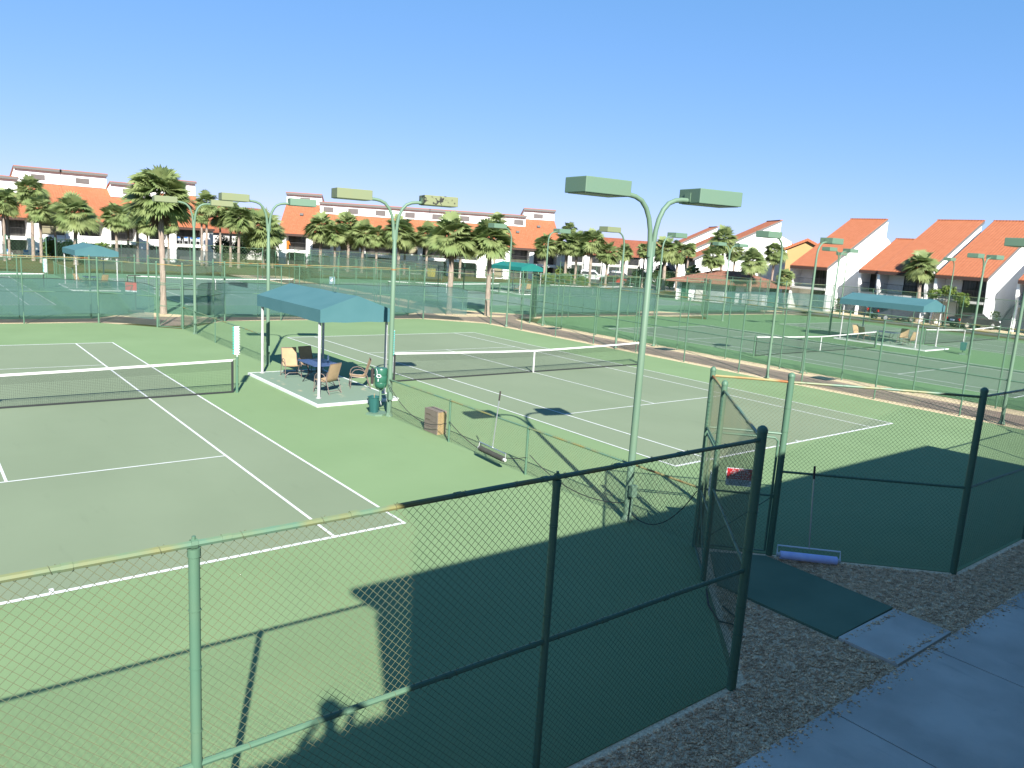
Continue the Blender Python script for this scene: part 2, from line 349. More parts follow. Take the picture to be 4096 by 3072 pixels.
sheet('sand_island', [(-5.2, 33.2), (-2.4, 33.0), (-1.7, 34.0), (-2.5, 35.4), (-3.7, 35.9)], -.012, M_SAND)
sheet('access_road', [(58.3, -60), (61.6, -60), (61.8, 34), (57.5, 34), (57.5, 20)], -.018, M_ROAD)
sheet('parking_lot', [(57.6, 34), (61.8, 34), (63.0, 58), (96, 64), (104, 92), (76, 92), (66, 70.5), (57.6, 58)], -.018, M_ROAD)
sheet('roadside_sand', [(61.9, -60), (65.5, -60), (65.5, 38), (61.9, 38)], -.024, M_SAND)

E_X = {1: -3.70, 2: 37.2, 3: -3.70, 4: 37.2}; E_Y = {1: 12.05, 2: 12.05, 3: 51.4, 4: 51.4}
HX, HY, CH, VE = 18.74, 18.72, 3.1, 3.06
def enclosure_outline(k, ins=0.0, insx=0.0):
    cx, cy = E_X[k], E_Y[k]; hx, hy = HX-insx, HY-ins; v = VE
    pts = [(-hx+CH, -hy), (-v, -hy), (0, -hy+v), (v, -hy), (hx-CH, -hy), (hx, -hy+CH), (hx, hy-CH), (hx-CH, hy), (v, hy), (0, hy-v), (-v, hy), (-hx+CH, hy), (-hx, hy-CH), (-hx, -hy+CH)]
    return [(cx+a, cy+b) for a, b in pts]
def court_surface(k, m):
    o = enclosure_outline(k, .04, .38)
    b = MB(); n = len(o); b.add([(x, y, 0) for x, y in o]+[(x, y, -.04) for x, y in o], [tuple(range(n))]+[(i, n+i, n+(i+1) % n, (i+1) % n) for i in range(n)])
    struct(b.build('court_surface', m))
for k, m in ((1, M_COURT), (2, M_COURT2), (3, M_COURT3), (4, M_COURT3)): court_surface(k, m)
CW, CL, SG, SV = 10.97, 23.77, 1.372, 6.40
def tennis_court(x0, y0, m):
    """x0,y0: near left corner of the doubles court"""
    struct(MB().poly([(x0, y0, .004), (x0+CW, y0, .004), (x0+CW, y0+CL, .004), (x0, y0+CL, .004)]).build('playing_court', m))
    b = MB(); w = .05; z = .008
    def ln(xa, ya, xb, yb, ww=w):
        if abs(xa-xb) < 1e-6: b.poly([(xa-ww/2, ya, z), (xa+ww/2, ya, z), (xa+ww/2, yb, z), (xa-ww/2, yb, z)])
        else: b.poly([(xa, ya-ww/2, z), (xb, ya-ww/2, z), (xb, ya+ww/2, z), (xa, ya+ww/2, z)])
    ln(x0, y0+.0, x0+CW, y0+.0, .085); ln(x0, y0+CL, x0+CW, y0+CL, .085); z = .0085
    for xx in (x0+.025, x0+CW-.025, x0+SG, x0+CW-SG): ln(xx, y0+.043, xx, y0+CL-.043, .055)
    z = .009
    for yy in (y0+CL/2-SV, y0+CL/2+SV): ln(x0+SG, yy, x0+CW-SG, yy)
    z = .0095; ln(x0+CW/2, y0+CL/2-SV, x0+CW/2, y0+CL/2+SV)
    ln(x0+CW/2, y0+.04, x0+CW/2, y0+.16, .06); ln(x0+CW/2, y0+CL-.16, x0+CW/2, y0+CL-.04, .06)
    struct(b.build('court_line_markings', M_LINE))
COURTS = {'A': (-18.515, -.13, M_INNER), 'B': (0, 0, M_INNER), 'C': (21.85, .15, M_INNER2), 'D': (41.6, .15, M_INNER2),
          'E': (-18.3, 39.5, M_INNER3), 'F': (-.1, 39.5, M_INNER3), 'G': (21.85, 39.5, M_INNER3), 'H': (41.6, 39.5, M_INNER3)}
for x0, y0, m in COURTS.values(): tennis_court(x0, y0, m)

# foreground: gravel bed, slabs, walkway
sheet('gravel_bed', [(-26, -6.60), (-6.80, -6.60), (-3.70, -3.50), (-.60, -6.60), (14, -6.60), (14, -7.62), (-26, -7.62)], -.010, M_GRAVEL)
b = MB(); b.prism([(-4.68, -6.74, .03), (-3.03, -6.72, .03), (-3.00, -4.52, .03), (-3.72, -3.9, .03), (-4.70, -4.78, .03)], (0, 0, -.06)); struct(b.build('green_ramp', M_MAT))
b = MB(); b.bb(-4.66, -3.07, -7.57, -6.76, -.03, .035); struct(b.build('concrete_slab', M_CONC))
xs = [-26.98+2.57*i for i in range(16)]
b = MB()
for i in range(len(xs)-1):
    b.bb(xs[i]+.011, xs[i+1]-.011, -11.70, -7.62, -.05, .045)
struct(b.build('concrete_walkway', M_CONC))
# loose crushed shell and stones over the bed
def in_bed(x, y):
    ok = (y > -7.60) & (y < -6.72) & (x > -10.6) & (x < 3.5)
    ok |= (y >= -6.72) & (y < -3.75) & (x-(-3.70) > (y+3.72)*1.0) & (-(x-(-3.70)) > (y+3.72)*1.0)
    ok &= ~((x > -4.72) & (x < -3.0) & (y > -6.76) & (y < -3.5)); ok &= ~((x > -4.68) & (x < -3.05) & (y > -7.6) & (y < -6.74))
    return ok
n = 90000; px = rng.uniform(-10.6, 3.5, n); py = rng.uniform(-7.6, -3.7, n); k = in_bed(px, py); px = px[k][:34000]; py = py[k][:34000]; n = len(px)
ns = 900; sx_ = rng.uniform(-10.5, 3.4, ns); sy_ = -7.62-np.abs(rng.normal(0, .09, ns))
sx2 = rng.uniform(-4.66, -3.07, 160); sy2 = np.where(rng.random(160) < .5, -6.80-np.abs(rng.normal(0, .05, 160)), -7.52+np.abs(rng.normal(0, .05, 160)))
pz = np.concatenate([np.zeros(n), np.full(ns, .045), np.full(160, .035)]); px = np.concatenate([px, sx_, sx2]); py = np.concatenate([py, sy_, sy2]); n = len(px)
octv = np.array([(1, 0, 0), (0, 1, 0), (-1, 0, 0), (0, -1, 0), (0, 0, 1), (0, 0, -1)], float)
octf = np.array([(0, 1, 4), (1, 2, 4), (2, 3, 4), (3, 0, 4), (1, 0, 5), (2, 1, 5), (3, 2, 5), (0, 3, 5)])
sz = rng.uniform(.008, .021, n)*rng.choice([1, 1, 1, 1.5], n)
V = octv[None]*np.stack([sz*rng.uniform(.7, 1.4, n), sz*rng.uniform(.6, 1, n), sz*rng.uniform(.25, .5, n)], -1)[:, None]
V = V*rng.uniform(.7, 1.2, (n, 6, 1)); th = rng.uniform(0, 2*math.pi, n); c_, s_ = np.cos(th)[:, None], np.sin(th)[:, None]
tl = rng.uniform(-.5, .5, n)[:, None]; X, Y, ZZ = V[..., 0], V[..., 1], V[..., 2]; ZZ = ZZ+X*tl
V = np.stack([X*c_-Y*s_+px[:, None], X*s_+Y*c_+py[:, None], ZZ+.001+sz[:, None]*.2+pz[:, None]], -1).reshape(-1, 3)
F = (octf[None]+np.arange(n)[:, None, None]*6).reshape(-1, 3)
tag(fast_mesh('crushed_shell_gravel', V, F, M_PEBBLE), 'loose brown and grey crushed shell gravel beside the walkway', 'gravel', kind='stuff')

# ------------------------------------------------------------------ fences
def seam(a, b): return a, b
GF = 'runs of green chain-link fencing'
# enclosure of the two near courts
fence_run('tall green chain-link fence run nearest the viewer, yellowed top rail', (-19.15, -6.68), (-6.95, -6.68), 4, wire=W_NEAR, group=GF, near=True, post_r=.036, end_r=.055, rail_mat=M_RAIL, rail_r=.024)
fence_run('angled chain-link wall left of the near gate, seen almost edge-on', (-6.95, -6.68), (-4.74, -4.54), 1, wire=W_NEAR, group=GF, near=True, skip_ends=(True, False), end_r=.045)
fence_run('angled chain-link wall right of the near gate with lavender roller leaning on it', (-2.83, -4.47), (-.68, -6.62), 1, wire=W_NEAR, group=GF, near=True, skip_ends=(False, False), rail_mat=M_RAIL, end_r=.055)
fence_run('tall chain-link fence run leaving the right edge of the photo, mostly shaded', (-.68, -6.62), (11.94, -6.66), 4, wire=W_NEAR, group=GF, near=True, skip_ends=(True, False))
fence_run('short chain-link corner panel at the near right of the second court', (11.94, -6.66), (15.04, -3.56), 1, wire=W_MID, group=GF, skip_ends=(True, False))
fence_run('long chain-link fence on the left side of the tan path beyond the second court', (15.04, -3.56), (15.04, 27.66), 10, wire=W_MID, group=GF, skip_ends=(True, False))
fence_run('short chain-link corner panel by the two palms at the path crossing', (15.04, 27.66), (11.94, 30.77), 1, wire=W_MID, group=GF, skip_ends=(True, False))
fence_run('chain-link fence behind the second court carrying a teal windscreen', (11.94, 30.77), (-.64, 30.77), 4, wire=W_MID, group=GF, skip_ends=(True, False))
fence_run('angled chain-link wall right of the far gate beyond the net posts', (-.64, 30.77), (-2.80, 28.57), 1, wire=W_MID, group=GF, skip_ends=(True, False))
fence_run('angled chain-link wall left of the far gate, behind the tall palm', (-4.60, 28.55), (-6.76, 30.77), 1, wire=W_MID, group=GF)
fence_run('chain-link fence behind the left court carrying a teal windscreen', (-6.76, 30.77), (-19.3, 30.77), 4, wire=W_MID, group=GF, skip_ends=(True, False))
# gateway headers over the leaves (posts, top rail, small mesh panel)
def gateway(label, pa, pb, wire, near, mid_post=True):
    t = fence_run(label, pa, pb, 1, wire=None, group=GF, name='gate_frame_panel', mid=(2.16,), near=near, skip_ends=(True, mid_post is False), rail_mat=M_RUST, end_r=.045)
    segs = wire_segments(pa, pb, 2.18, 3.03, wire[0], wire[1], wire[2]); wire_object('wire_mesh', segs, wire[1], wire[3], t)
    return t
gateway('chain-link panel and header above the near left gate', (-4.74, -4.54), (-3.73, -3.56), W_NEAR, True)
gateway('chain-link panel with rusty top rail above the near right gate', (-3.73, -3.56), (-2.83, -4.47), W_NEAR, True, False)
gateway('chain-link panel and header above the far left gate beside the palm trunk', (-4.60, 28.55), (-3.67, 27.62), W_MID, False)
gateway('chain-link panel and header above the far right gate', (-3.67, 27.62), (-2.80, 28.57), W_MID, False, False)
def gate(label, pa, pb, wire, z0=.06, z1=2.08, sign=False):
    a = Vector((*pa, 0)); bq = Vector((*pb, 0)); d = (bq-a).normalized(); L_ = (bq-a).length; t = thing('walk_gate', label, 'gate', a, 0, 'walk gates in the court fences')
    s0, s1 = .085, L_-.085; P = lambda s, z: (d.x*s, d.y*s, z)
    f = MB()
    f.tube([P(s0, z0), P(s0, z1-.06), P(s0+.06, z1), P(s1-.06, z1), P(s1, z1-.06), P(s1, z0), P(s0, z0)], .021, 8); f.build('gate_frame', M_POST, t, smooth=True)
    MB().tube([P(s0, 1.06), P(s1, 1.06)], .018, 8).build('cross_rail', M_POST, t, smooth=True)
    MB().tube([P(s0, .1), P(s1, 1.03)], .010, 6).build('brace_rod', M_POST, t, smooth=True)
    for zz in (.35, 1.75): MB().box(P(s0-.04, zz), (.06, .06, .05), math.atan2(d.y, d.x)).build('hinge', M_POST, t)
    l = MB().box(P(s1+.035, 1.05), (.10, .05, .06), math.atan2(d.y, d.x)); l.tube([P(s1+.0, 1.12), P(s1+.12, 1.12)], .012, 6); l.build('latch', M_POST, t)
    segs = wire_segments((pa[0]+d.x*s0, pa[1]+d.y*s0), (pa[0]+d.x*s1, pa[1]+d.y*s1), z0, z1-.02, wire[0], wire[1], wire[2]); wire_object('wire_mesh', segs, wire[1], wire[3], t)
    return t
gate('closed chain-link gate to the left court, in shade beside a red sign', (-4.74, -4.54), (-3.73, -3.56), W_NEAR)
gate('closed chain-link gate to the second court, its top corner sunlit', (-3.73, -3.56), (-2.83, -4.47), W_NEAR)
gate('closed chain-link gate in front of the tall palm trunk', (-4.60, 28.55), (-3.67, 27.62), W_MID)
gate('chain-link gate between the far light pole and the second court windscreen', (-2.80, 28.57), (-3.67, 27.62), W_MID)
# low divider between the two courts
LOW = dict(h=1.07, mid=(), post_r=.028, end_r=.03, rail_r=.021, near=False, group='low chain-link dividers')
def low_run(label, pa, pb, n, wire, skip): return fence_run(label, pa, pb, n, wire=wire, skip_ends=skip, name='low_divider_fence', **LOW)
low_run('low chain-link divider stub with rusty rail at the near gate', (-3.72, -3.6), (-3.72, -2.06), 1, W_NEAR, (True, True))
FENCES[-1].children[0].data.materials[0] = M_RUST
low_run('low chain-link divider from the nearest light pole to the cooler pole', (-3.72, -1.93), (-3.70, 7.34), 3, W_NEAR, (True, True))
low_run('low chain-link divider from the third light pole towards the far gate', (-3.68, 16.78), (-3.68, 25.68), 3, W_MID, (True, True))
low_run('short low divider stub between the farthest divider pole and far gate', (-3.68, 25.84), (-3.68, 27.6), 1, W_MID, (True, True))
# enclosure across the path on the right
X2 = E_X[2]; XL, XR = X2-HX-.15, X2+HX; YN, YF = -6.66, 30.8
fence_run('short chain-link corner panel across the path at the right edge', (XL+CH, YN), (XL, YN+CH), 1, wire=W_MID, group=GF)
fence_run('long chain-link fence on the far side of the tan path, beside deep green courts', (XL, YN+CH), (XL, YF-CH), 10, wire=W_MID, group=GF, skip_ends=(True, False))
fence_run('chain-link corner panel with dark windscreen at the path crossing', (XL, YF-CH), (XL+CH, YF), 1, wire=W_MID, group=GF, skip_ends=(True, False))
fence_run('chain-link fence behind the right courts, left of their gate', (XL+CH, YF), (X2-VE, YF), 4, wire=W_FAR, group=GF, skip_ends=(True, False))
fence_run('angled chain-link wall left of the gate behind the right courts', (X2-VE, YF), (X2-.3, YF-VE+.3), 1, wire=W_FAR, group=GF, skip_ends=(True, False))
fence_run('angled chain-link wall right of the gate behind the right courts', (X2+.3, YF-VE+.3), (X2+VE, YF), 1, wire=W_FAR, group=GF)
fence_run('chain-link fence behind the right courts, in front of the brown-roofed hut', (X2+VE, YF), (XR-CH, YF), 4, wire=W_FAR, group=GF, skip_ends=(True, False))
fence_run('chain-link corner panel nearest the leftmost orange-roofed townhouse', (XR-CH, YF), (XR, YF-CH), 1, wire=W_FAR, group=GF, skip_ends=(True, False))
fence_run('chain-link fence between the right courts and the parked cars', (XR, YF-CH), (XR, YN+CH), 8, wire=W_FAR, group=GF, skip_ends=(True, False))
# far left enclosure
Y3N, Y3F = E_Y[3]-HY, E_Y[3]+HY; X3 = E_X[3]; X3R = X3+HX
fence_run('far chain-link fence with rusty orange top rail beyond the left windscreen', (-19.2, Y3N), (X3-VE, Y3N), 4, wire=W_FAR, group=GF, rail_mat=M_RUST)
fence_run('angled far chain-link wall left of the tall palm', (X3-VE, Y3N), (X3-.35, Y3N+VE-.35), 1, wire=W_FAR, group=GF, skip_ends=(True, False))
fence_run('angled far chain-link wall behind the tall palm trunk', (X3+.35, Y3N+VE-.35), (X3+VE, Y3N), 1, wire=W_FAR, group=GF)
fence_run('far chain-link fence above the teal shelter roof, with a number sign', (X3+VE, Y3N), (X3R-CH, Y3N), 5, wire=W_FAR, group=GF, skip_ends=(True, False), rail_mat=M_RUST)
fence_run('far chain-link corner panel just left of the two palms', (X3R-CH, Y3N), (X3R, Y3N+CH), 1, wire=W_FAR, group=GF, skip_ends=(True, False))
fence_run('far chain-link fence running back from the two palms', (X3R, Y3N+CH), (X3R, Y3F-CH), 9, wire=W_VFAR, group=GF, skip_ends=(True, False))
fence_run('far chain-link corner panel in front of the middle condo block', (X3R, Y3F-CH), (X3R-CH, Y3F), 1, wire=W_VFAR, group=GF, skip_ends=(True, False))
fence_run('farthest chain-link fence hung with a creased grey windscreen', (X3R-CH, Y3F), (X3+VE, Y3F), 4, wire=W_VFAR, group=GF, skip_ends=(True, False))
fence_run('farthest angled chain-link wall right of the far left shelter', (X3+VE, Y3F), (X3+.35, Y3F-VE+.35), 1, wire=W_VFAR, group=GF, skip_ends=(True, False))
fence_run('farthest angled chain-link wall behind the far left shelter', (X3-.35, Y3F-VE+.35), (X3-VE, Y3F), 1, wire=W_VFAR, group=GF)
fence_run('farthest chain-link fence behind the far left shelter at the photo edge', (X3-VE, Y3F), (-16, Y3F), 3, wire=W_VFAR, group=GF, skip_ends=(True, False))
fence_run('low chain-link divider beside the far left shelter', (X3, 57), (X3, 66), 3, h=1.07, mid=(), wire=W_VFAR, group='low chain-link dividers', name='low_divider_fence')
# far right enclosure
X4 = E_X[4]; X4L = X4-HX
fence_run('far chain-link fence to the right of the path, left end at the two palms', (X4L+CH, Y3N), (X4-VE, Y3N), 4, wire=W_FAR, group=GF)
fence_run('far chain-link corner panel to the right of the two palms', (X4L+CH, Y3N), (X4L, Y3N+CH), 1, wire=W_FAR, group=GF, skip_ends=(True, False))
fence_run('far chain-link fence in front of the brown-roofed hut', (X4+VE, Y3N), (X4+HX-CH, Y3N), 4, wire=W_FAR, group=GF)
fence_run('far chain-link side fence between the path and the green shelter', (X4L, Y3N+CH), (X4L, Y3F-CH), 9, wire=W_VFAR, group=GF, skip_ends=(True, False))
fence_run('farthest chain-link corner panel left of the green shelter', (X4L, Y3F-CH), (X4L+CH, Y3F), 1, wire=W_VFAR, group=GF, skip_ends=(True, False))
fence_run('farthest chain-link fence below the right end of the middle condo block', (X4L+CH, Y3F), (X4+HX-CH, Y3F), 9, wire=W_VFAR, group=GF, skip_ends=(True, False))
fence_run('farthest chain-link side fence in front of the red cars', (X4+HX, Y3F-CH), (X4+HX, Y3N+CH), 9, wire=W_VFAR, group=GF)

# windscreens
def windscreen(label, pts, z0, z1, m, wave=.05, group='windscreens hung on the fences'):
    pts = [Vector((*p, 0)) for p in pts]; t0 = pts[0]; V = []; F = []; cols = []
    for a, b_ in zip(pts[:-1], pts[1:]):
        n = max(2, int((b_-a).length/.45)); nr = Vector((-(b_-a).y, (b_-a).x, 0)).normalized()
        for i in range(n+(b_ == pts[-1])):
            cols.append((a.lerp(b_, i/n), nr))
    rows = 7
    for i, (p, nr) in enumerate(cols):
        s = math.sin(i*.9)*.5+math.sin(i*.37+1)*.6
        for j in range(rows):
            fz = j/(rows-1); z = z0+(z1-z0)*fz
            if j == rows-1: z += s*wave*.8-(.10 if i in (0, len(cols)-1) else 0)
            if j == 0: z += math.sin(i*.53)*wave*.9
            q = p+nr*(.035+.03*math.sin(i*1.1+j*.8)); V.append((q.x-t0.x, q.y-t0.y, z))
    for i in range(len(cols)-1):
        for j in range(rows-1): a = i*rows+j; F.append((a, a+rows, a+rows+1, a+1))
    t = MB(); t.v = V; t.f = F
    o = t.build('windscreen', m, None, smooth=True); o.location = t0; tag(o, label, 'windscreen', group)
    e = MB(); e.tube([Vector(V[i*rows+rows-1])+Vector((0, 0, .004)) for i in range(len(cols))], .012, 5); e.build('top_hem', M_BTAPE, o)
    return o
windscreen('teal mesh windscreen behind the left court, at the photo left edge', [(-19.2, 30.72), (-6.72, 30.72), (-4.75, 28.62)], .42, 2.1, M_SCREEN_T)
windscreen('teal mesh windscreen behind the second court and its shelter', [(-2.62, 28.80), (-.62, 30.70), (11.96, 30.70), (13.9, 28.75)], .40, 2.08, M_SCREEN_T)
windscreen('dark teal windscreen wrapping the corner of the right courts', [(XL+.06, YF-CH-.02), (XL+CH, YF-.06), (X2-VE, YF-.06)], .36, 2.2, M_SCREEN_T)
windscreen('teal windscreen in front of the brown-roofed hut', [(X2+VE, YF-.06), (XR-CH, YF-.06), (XR-.06, YF-CH)], .40, 2.1, M_SCREEN_T)
windscreen('creased grey windscreen on the farthest fence below the left condo block', [(X3+VE, Y3F-.06), (X3R-CH, Y3F-.06)], .30, 2.45, M_SCREEN_G, wave=.12)
windscreen('grey windscreen on the farthest fence at the photo left edge', [(-14, Y3F-.06), (X3-VE, Y3F-.06)], .9, 2.35, M_SCREEN_G)
windscreen('olive windscreen on the fence below the middle condo block', [(X3R-CH, Y3F-.06), (X3R-.06, Y3F-CH), (X3R-.06, Y3F-17)], .3, 2.4, M_SCREEN_O)
windscreen('dark grey windscreen at the foot of the middle condo block', [(X4L+.06, Y3F-CH), (X4L+CH, Y3F-.06), (X4+2, Y3F-.06)], .3, 2.4, M_SCREEN_G)
# ------------------------------------------------------------------ court lights
def lamp_head(t, x0, m, yoff=0.0, flip=1, skew=0.0):
    """box luminaire whose arm enters at x0 and which points along flip*x"""
    hd = MB(); cx = x0+flip*.47; zc = 6.07
    hd.box((cx, yoff, zc), (.95, .62, .26), skew); h = hd.build('lamp_head', m, t)
    mod = h.modifiers.new('edge', 'BEVEL'); mod.width = .012; mod.segments = 2
    MB().box((cx, yoff, zc-.133), (.86, .53, .012), skew).build('lens', M_CREAM, h)
    MB().box((x0-flip*.008, 0, zc-.02), (.02, .16, .16)).build('arm_plate', M_POLE, h)
    return h
def pole_base(t, box=True):
    MB().lathe([(.11, 0), (.11, .02), (.085, .05), (.075, .10)], n=14).build('base_collar', M_POLE, t, smooth=True)
    if box:
        b = MB().box((-.02, -.15, .62), (.12, .10, .22)); b.tube([(-.02, -.15, .52), (-.03, -.15, .2), (-.06, -.17, 0)], .018, 6)
        b.build('junction_box', M_POLE, t)
def light_double(label, loc, rz, mats=(None, None), group='twin-headed court lights', box=True):
    t = thing('court_light', label, 'court light', (*loc, 0), rz, group)
    MB().tube([(0, 0, -.02), (0, 0, 2.6), (0, 0, 4.55), (0, 0, 4.56), (0, 0, 5.22)], [.072, .066, .061, .054, .054], 16).build('pole', M_POLE, t, smooth=True)
    for sgn in (-1, 1):
        pts = [(sgn*a, 0, z) for a, z in ((.034, 4.95), (.042, 5.20), (.062, 5.42), (.11, 5.62), (.19, 5.79), (.30, 5.91), (.44, 5.97), (.58, 5.99), (.74, 5.99))]
        MB().tube(pts, .044, 12).build('arm', M_POLE, t, smooth=True)
    lamp_head(t, -.72, mats[0] or M_POLE, .06, -1, .05); lamp_head(t, .72, mats[1] or M_POLE, -.06, 1, -.05)
    pole_base(t, box); return t
def light_single(label, loc, sgn, rz=0.0, m=None):
    t = thing('court_light', label, 'court light', (*loc, 0), rz, 'single-headed court lights')
    MB().tube([(0, 0, -.02), (0, 0, 2.8), (0, 0, 5.2)], [.062, .055, .047], 14).build('pole', M_POLE, t, smooth=True)
    pts = [(sgn*a, 0, z) for a, z in ((0, 5.15), (.01, 5.4), (.06, 5.62), (.17, 5.81), (.33, 5.93), (.50, 5.98), (.66, 5.99))]
    MB().tube(pts, .042, 10).build('arm', M_POLE, t, smooth=True)
    lamp_head(t, sgn*.64, m or M_POLE, 0, sgn, 0); pole_base(t, False)
    b = MB(); b.tube([(sgn*.06, -.05, .35), (sgn*.08, -.08, .15), (sgn*.22, -.16, 0)], .022, 6); b.build('conduit', M_POLE, t, smooth=True)
    return t
light_double('nearest tall twin-headed green court light beside the near gate', (-3.80, -2.0), R(-11))
light_double('twin court light with one olive head and one peeling head, by the cooler', (-3.66, 7.40), R(-14), (M_POLE_Y, M_POLE_PEEL))
_p = [o for o in bpy.data.objects if o.name.startswith('court_light')][-1]; MB().tube([(0, 0, 4.12), (0, 0, 4.16)], .066, 14).build('rusty_joint', M_RUST, _p)
light_double('twin-headed court light standing just behind the teal shelter', (-3.63, 16.70), R(-10), (M_POLE_Y, None))
light_double('twin-headed court light at the far gate, heads in front of palms', (-3.64, 25.76), R(-8), (M_POLE_Y, M_POLE_Y))
light_double('small twin-headed court light in front of the shaded palm and white gable', (37.55, 26.55), R(-6), box=False)
light_double('small twin-headed court light in front of the leftmost orange roof', (38.2, 17.7), R(-4), box=False)
light_double('twin-headed court light in front of the big orange roof at right', (37.9, 8.12), R(-2), box=False)
light_single('single-headed court light left of the path near the two palms', (15.06, 26.05), -1)
light_single('single-headed court light with pale head behind the white net band', (15.04, 16.62), -1, m=M_POLE_Y)
light_single('single-headed court light by the path, pale head before the white gable', (15.04, 7.45), -1)
light_single('single-headed court light cut by the right edge of the photo', (15.04, -1.80), -1)
light_single('single-headed court light right of the path near the dark windscreen corner', (18.15, 26.2), 1)
light_single('single-headed court light right of the path, half hidden by nearest pole', (18.12, 16.7), 1)
light_single('single-headed court light right of the path with bent conduit at its foot', (18.10, 7.65), 1)
light_single('far single-headed court light before the middle of the orange roof', (57.0, 17.6), -1)
light_single('far single-headed court light before the leftmost white townhouse wall', (57.0, 27.3), -1)

# ------------------------------------------------------------------ nets
def tennis_net(label, xc, yc, cell=.046, cord=.0017, full=True):
    t = thing('tennis_net', label, 'tennis net', (xc, yc, 0), 0, 'tennis nets')
    hw = 6.40
    def top(x): a = abs(x)/hw; return .914+(1.05-.914)*a**1.25
    segs = []
    nx = int(2*hw/cell)
    xs_ = np.linspace(-hw+.03, hw-.03, nx)
    for x in xs_:
        segs.append(((x, 0, .04), (x, 0, top(x)-.03)))
    nz = int(.93/cell)
    for j in range(nz+1):
        f = j/nz
        pts = [(x, 0, .04+(top(x)-.07)*f) for x in np.linspace(-hw+.03, hw-.03, 17)]
        segs += list(zip(pts[:-1], pts[1:]))
        if full and f > .72:   # doubled upper mesh
            segs += [((a[0], .004, a[2]-cell/2), (b_[0], .004, b_[2]-cell/2)) for a, b_ in zip(pts[:-1], pts[1:])]
    if full:
        for x in xs_[:-1]+cell/2: segs.append(((x, .004, .70*top(x)), (x, .004, top(x)-.03)))
    S_ = np.array(segs, float)+np.array([xc, yc, 0]); wire_object('net_mesh', S_, cord, M_NET, t, 3)
    b = MB(); n = 40
    for i in range(n):
        xa, xb = -hw+2*hw*i/n, -hw+2*hw*(i+1)/n
        za, zb = top(xa), top(xb)
        b.add([(xa, -.012, za-.062), (xb, -.012, zb-.062), (xb, -.012, zb), (xa, -.012, za), (xa, .012, za-.062), (xb, .012, zb-.062), (xb, .012, zb), (xa, .012, za)],
              [(0, 1, 2, 3), (7, 6, 5, 4), (3, 2, 6, 7), (4, 5, 1, 0)])
    b.build('head_band', M_TAPE, t)
    MB().bb(-.028, .028, -.016, .016, 0, .91).build('centre_strap', M_TAPE, t)
    for s in (-1, 1):
        MB().bb(s*hw-.035, s*hw+.035, -.008, .008, .03, 1.0).build('side_tape', M_BTAPE, t)
        p = MB().tube([(s*(hw+.14), 0, 0), (s*(hw+.14), 0, 1.10)], .042, 12); p.lathe([(.046, 0), (.046, .02), (.002, .04)], (s*(hw+.14), 0, 1.09), 12)
        p.tube([(s*(hw+.14), -.045, .86), (s*(hw+.14), -.10, .86)], .012, 6); p.build('net_post', M_POST, t, smooth=True)
        MB().tube([(s*hw, 0, 1.045), (s*(hw+.14), 0, 1.06)], .006, 5).build('head_cable', M_TAPE, t)
    MB().bb(-hw, hw, -.007, .007, .015, .06).build('bottom_tape', M_BTAPE, t)
    return t
tennis_net('near tennis net across the left court, cut by the photo edge', -12.93, 12.02)
tennis_net('near tennis net across the second court with white centre strap', 5.48, 11.93)
tennis_net('tennis net across the nearer deep green court beyond the path', 27.33, 12.1, .10, .0032, False)
tennis_net('tennis net across the farther deep green court, right of its shelter', 47.1, 12.1, .10, .0032, False)
tennis_net('far tennis net at the photo left edge beyond the windscreen', -12.8, 51.4, .16, .005, False)
tennis_net('far tennis net beyond the second court, strap seen over the windscreen', 5.38, 51.4, .16, .005, False)
tennis_net('far tennis net left of the green shelter, behind the two palms', 27.33, 51.4, .16, .005, False)
tennis_net('far tennis net in front of the red cars', 47.1, 51.4, .16, .005, False)

# ------------------------------------------------------------------ scoreboards on the net posts
def scoreboard(label, x, y, rz, z0, w=.17, h=.87, tube_to=None):
    t = thing('score_keeper', label, 'score keeper', (x, y, z0), rz, 'tube score keepers on net posts')
    n = 11; out = [(-w/2, 0), (w/2-.0, 0)]; p = [(-w*.5, 0)]
    for i in range(n):
        za = h*i/n; zb = h*(i+1)/n
        p += [(w*.5, za+.004), (w*.22, za+(zb-za)*.36), (w*.22, za+(zb-za)*.64), (w*.5, zb-.004)]
    p.append((-w*.5, h))
    MB().prism([(a, -.012, z) for a, z in p], (0, .024, 0)).build('score_plate', M_WHITE2, t)
    for i in range(n):
        MB().lathe([(.004, -.026), (.022, -.016), (.027, 0), (.022, .016), (.004, .026)], (-w*.5-.022, -.004, h*(i+.5)/n), 8).build('score_peg', M_TEAL, t, smooth=True)
    MB().bb(-w*.48, w*.02, -.016, -.0125, .03, h-.03).build('printed_strip', M_TEXTT, t)
    b = MB().tube([(0, .02, .02), (0, .02, -.12 if tube_to is None else tube_to)], .016, 8)
    b.build('mount_tube', M_WHITE2, t, smooth=True)
    return t
scoreboard('white and teal score keeper on the left court net post', -6.39, 12.0, R(-12), 1.19)
scoreboard('white and teal score keeper beside the cooler pole at second court net', -.99, 11.88, R(52), .98, tube_to=-.62)
scoreboard('white and teal score keeper on the far left court net post', -6.25, 51.4, R(-8), 1.12, w=.24, h=1.0)

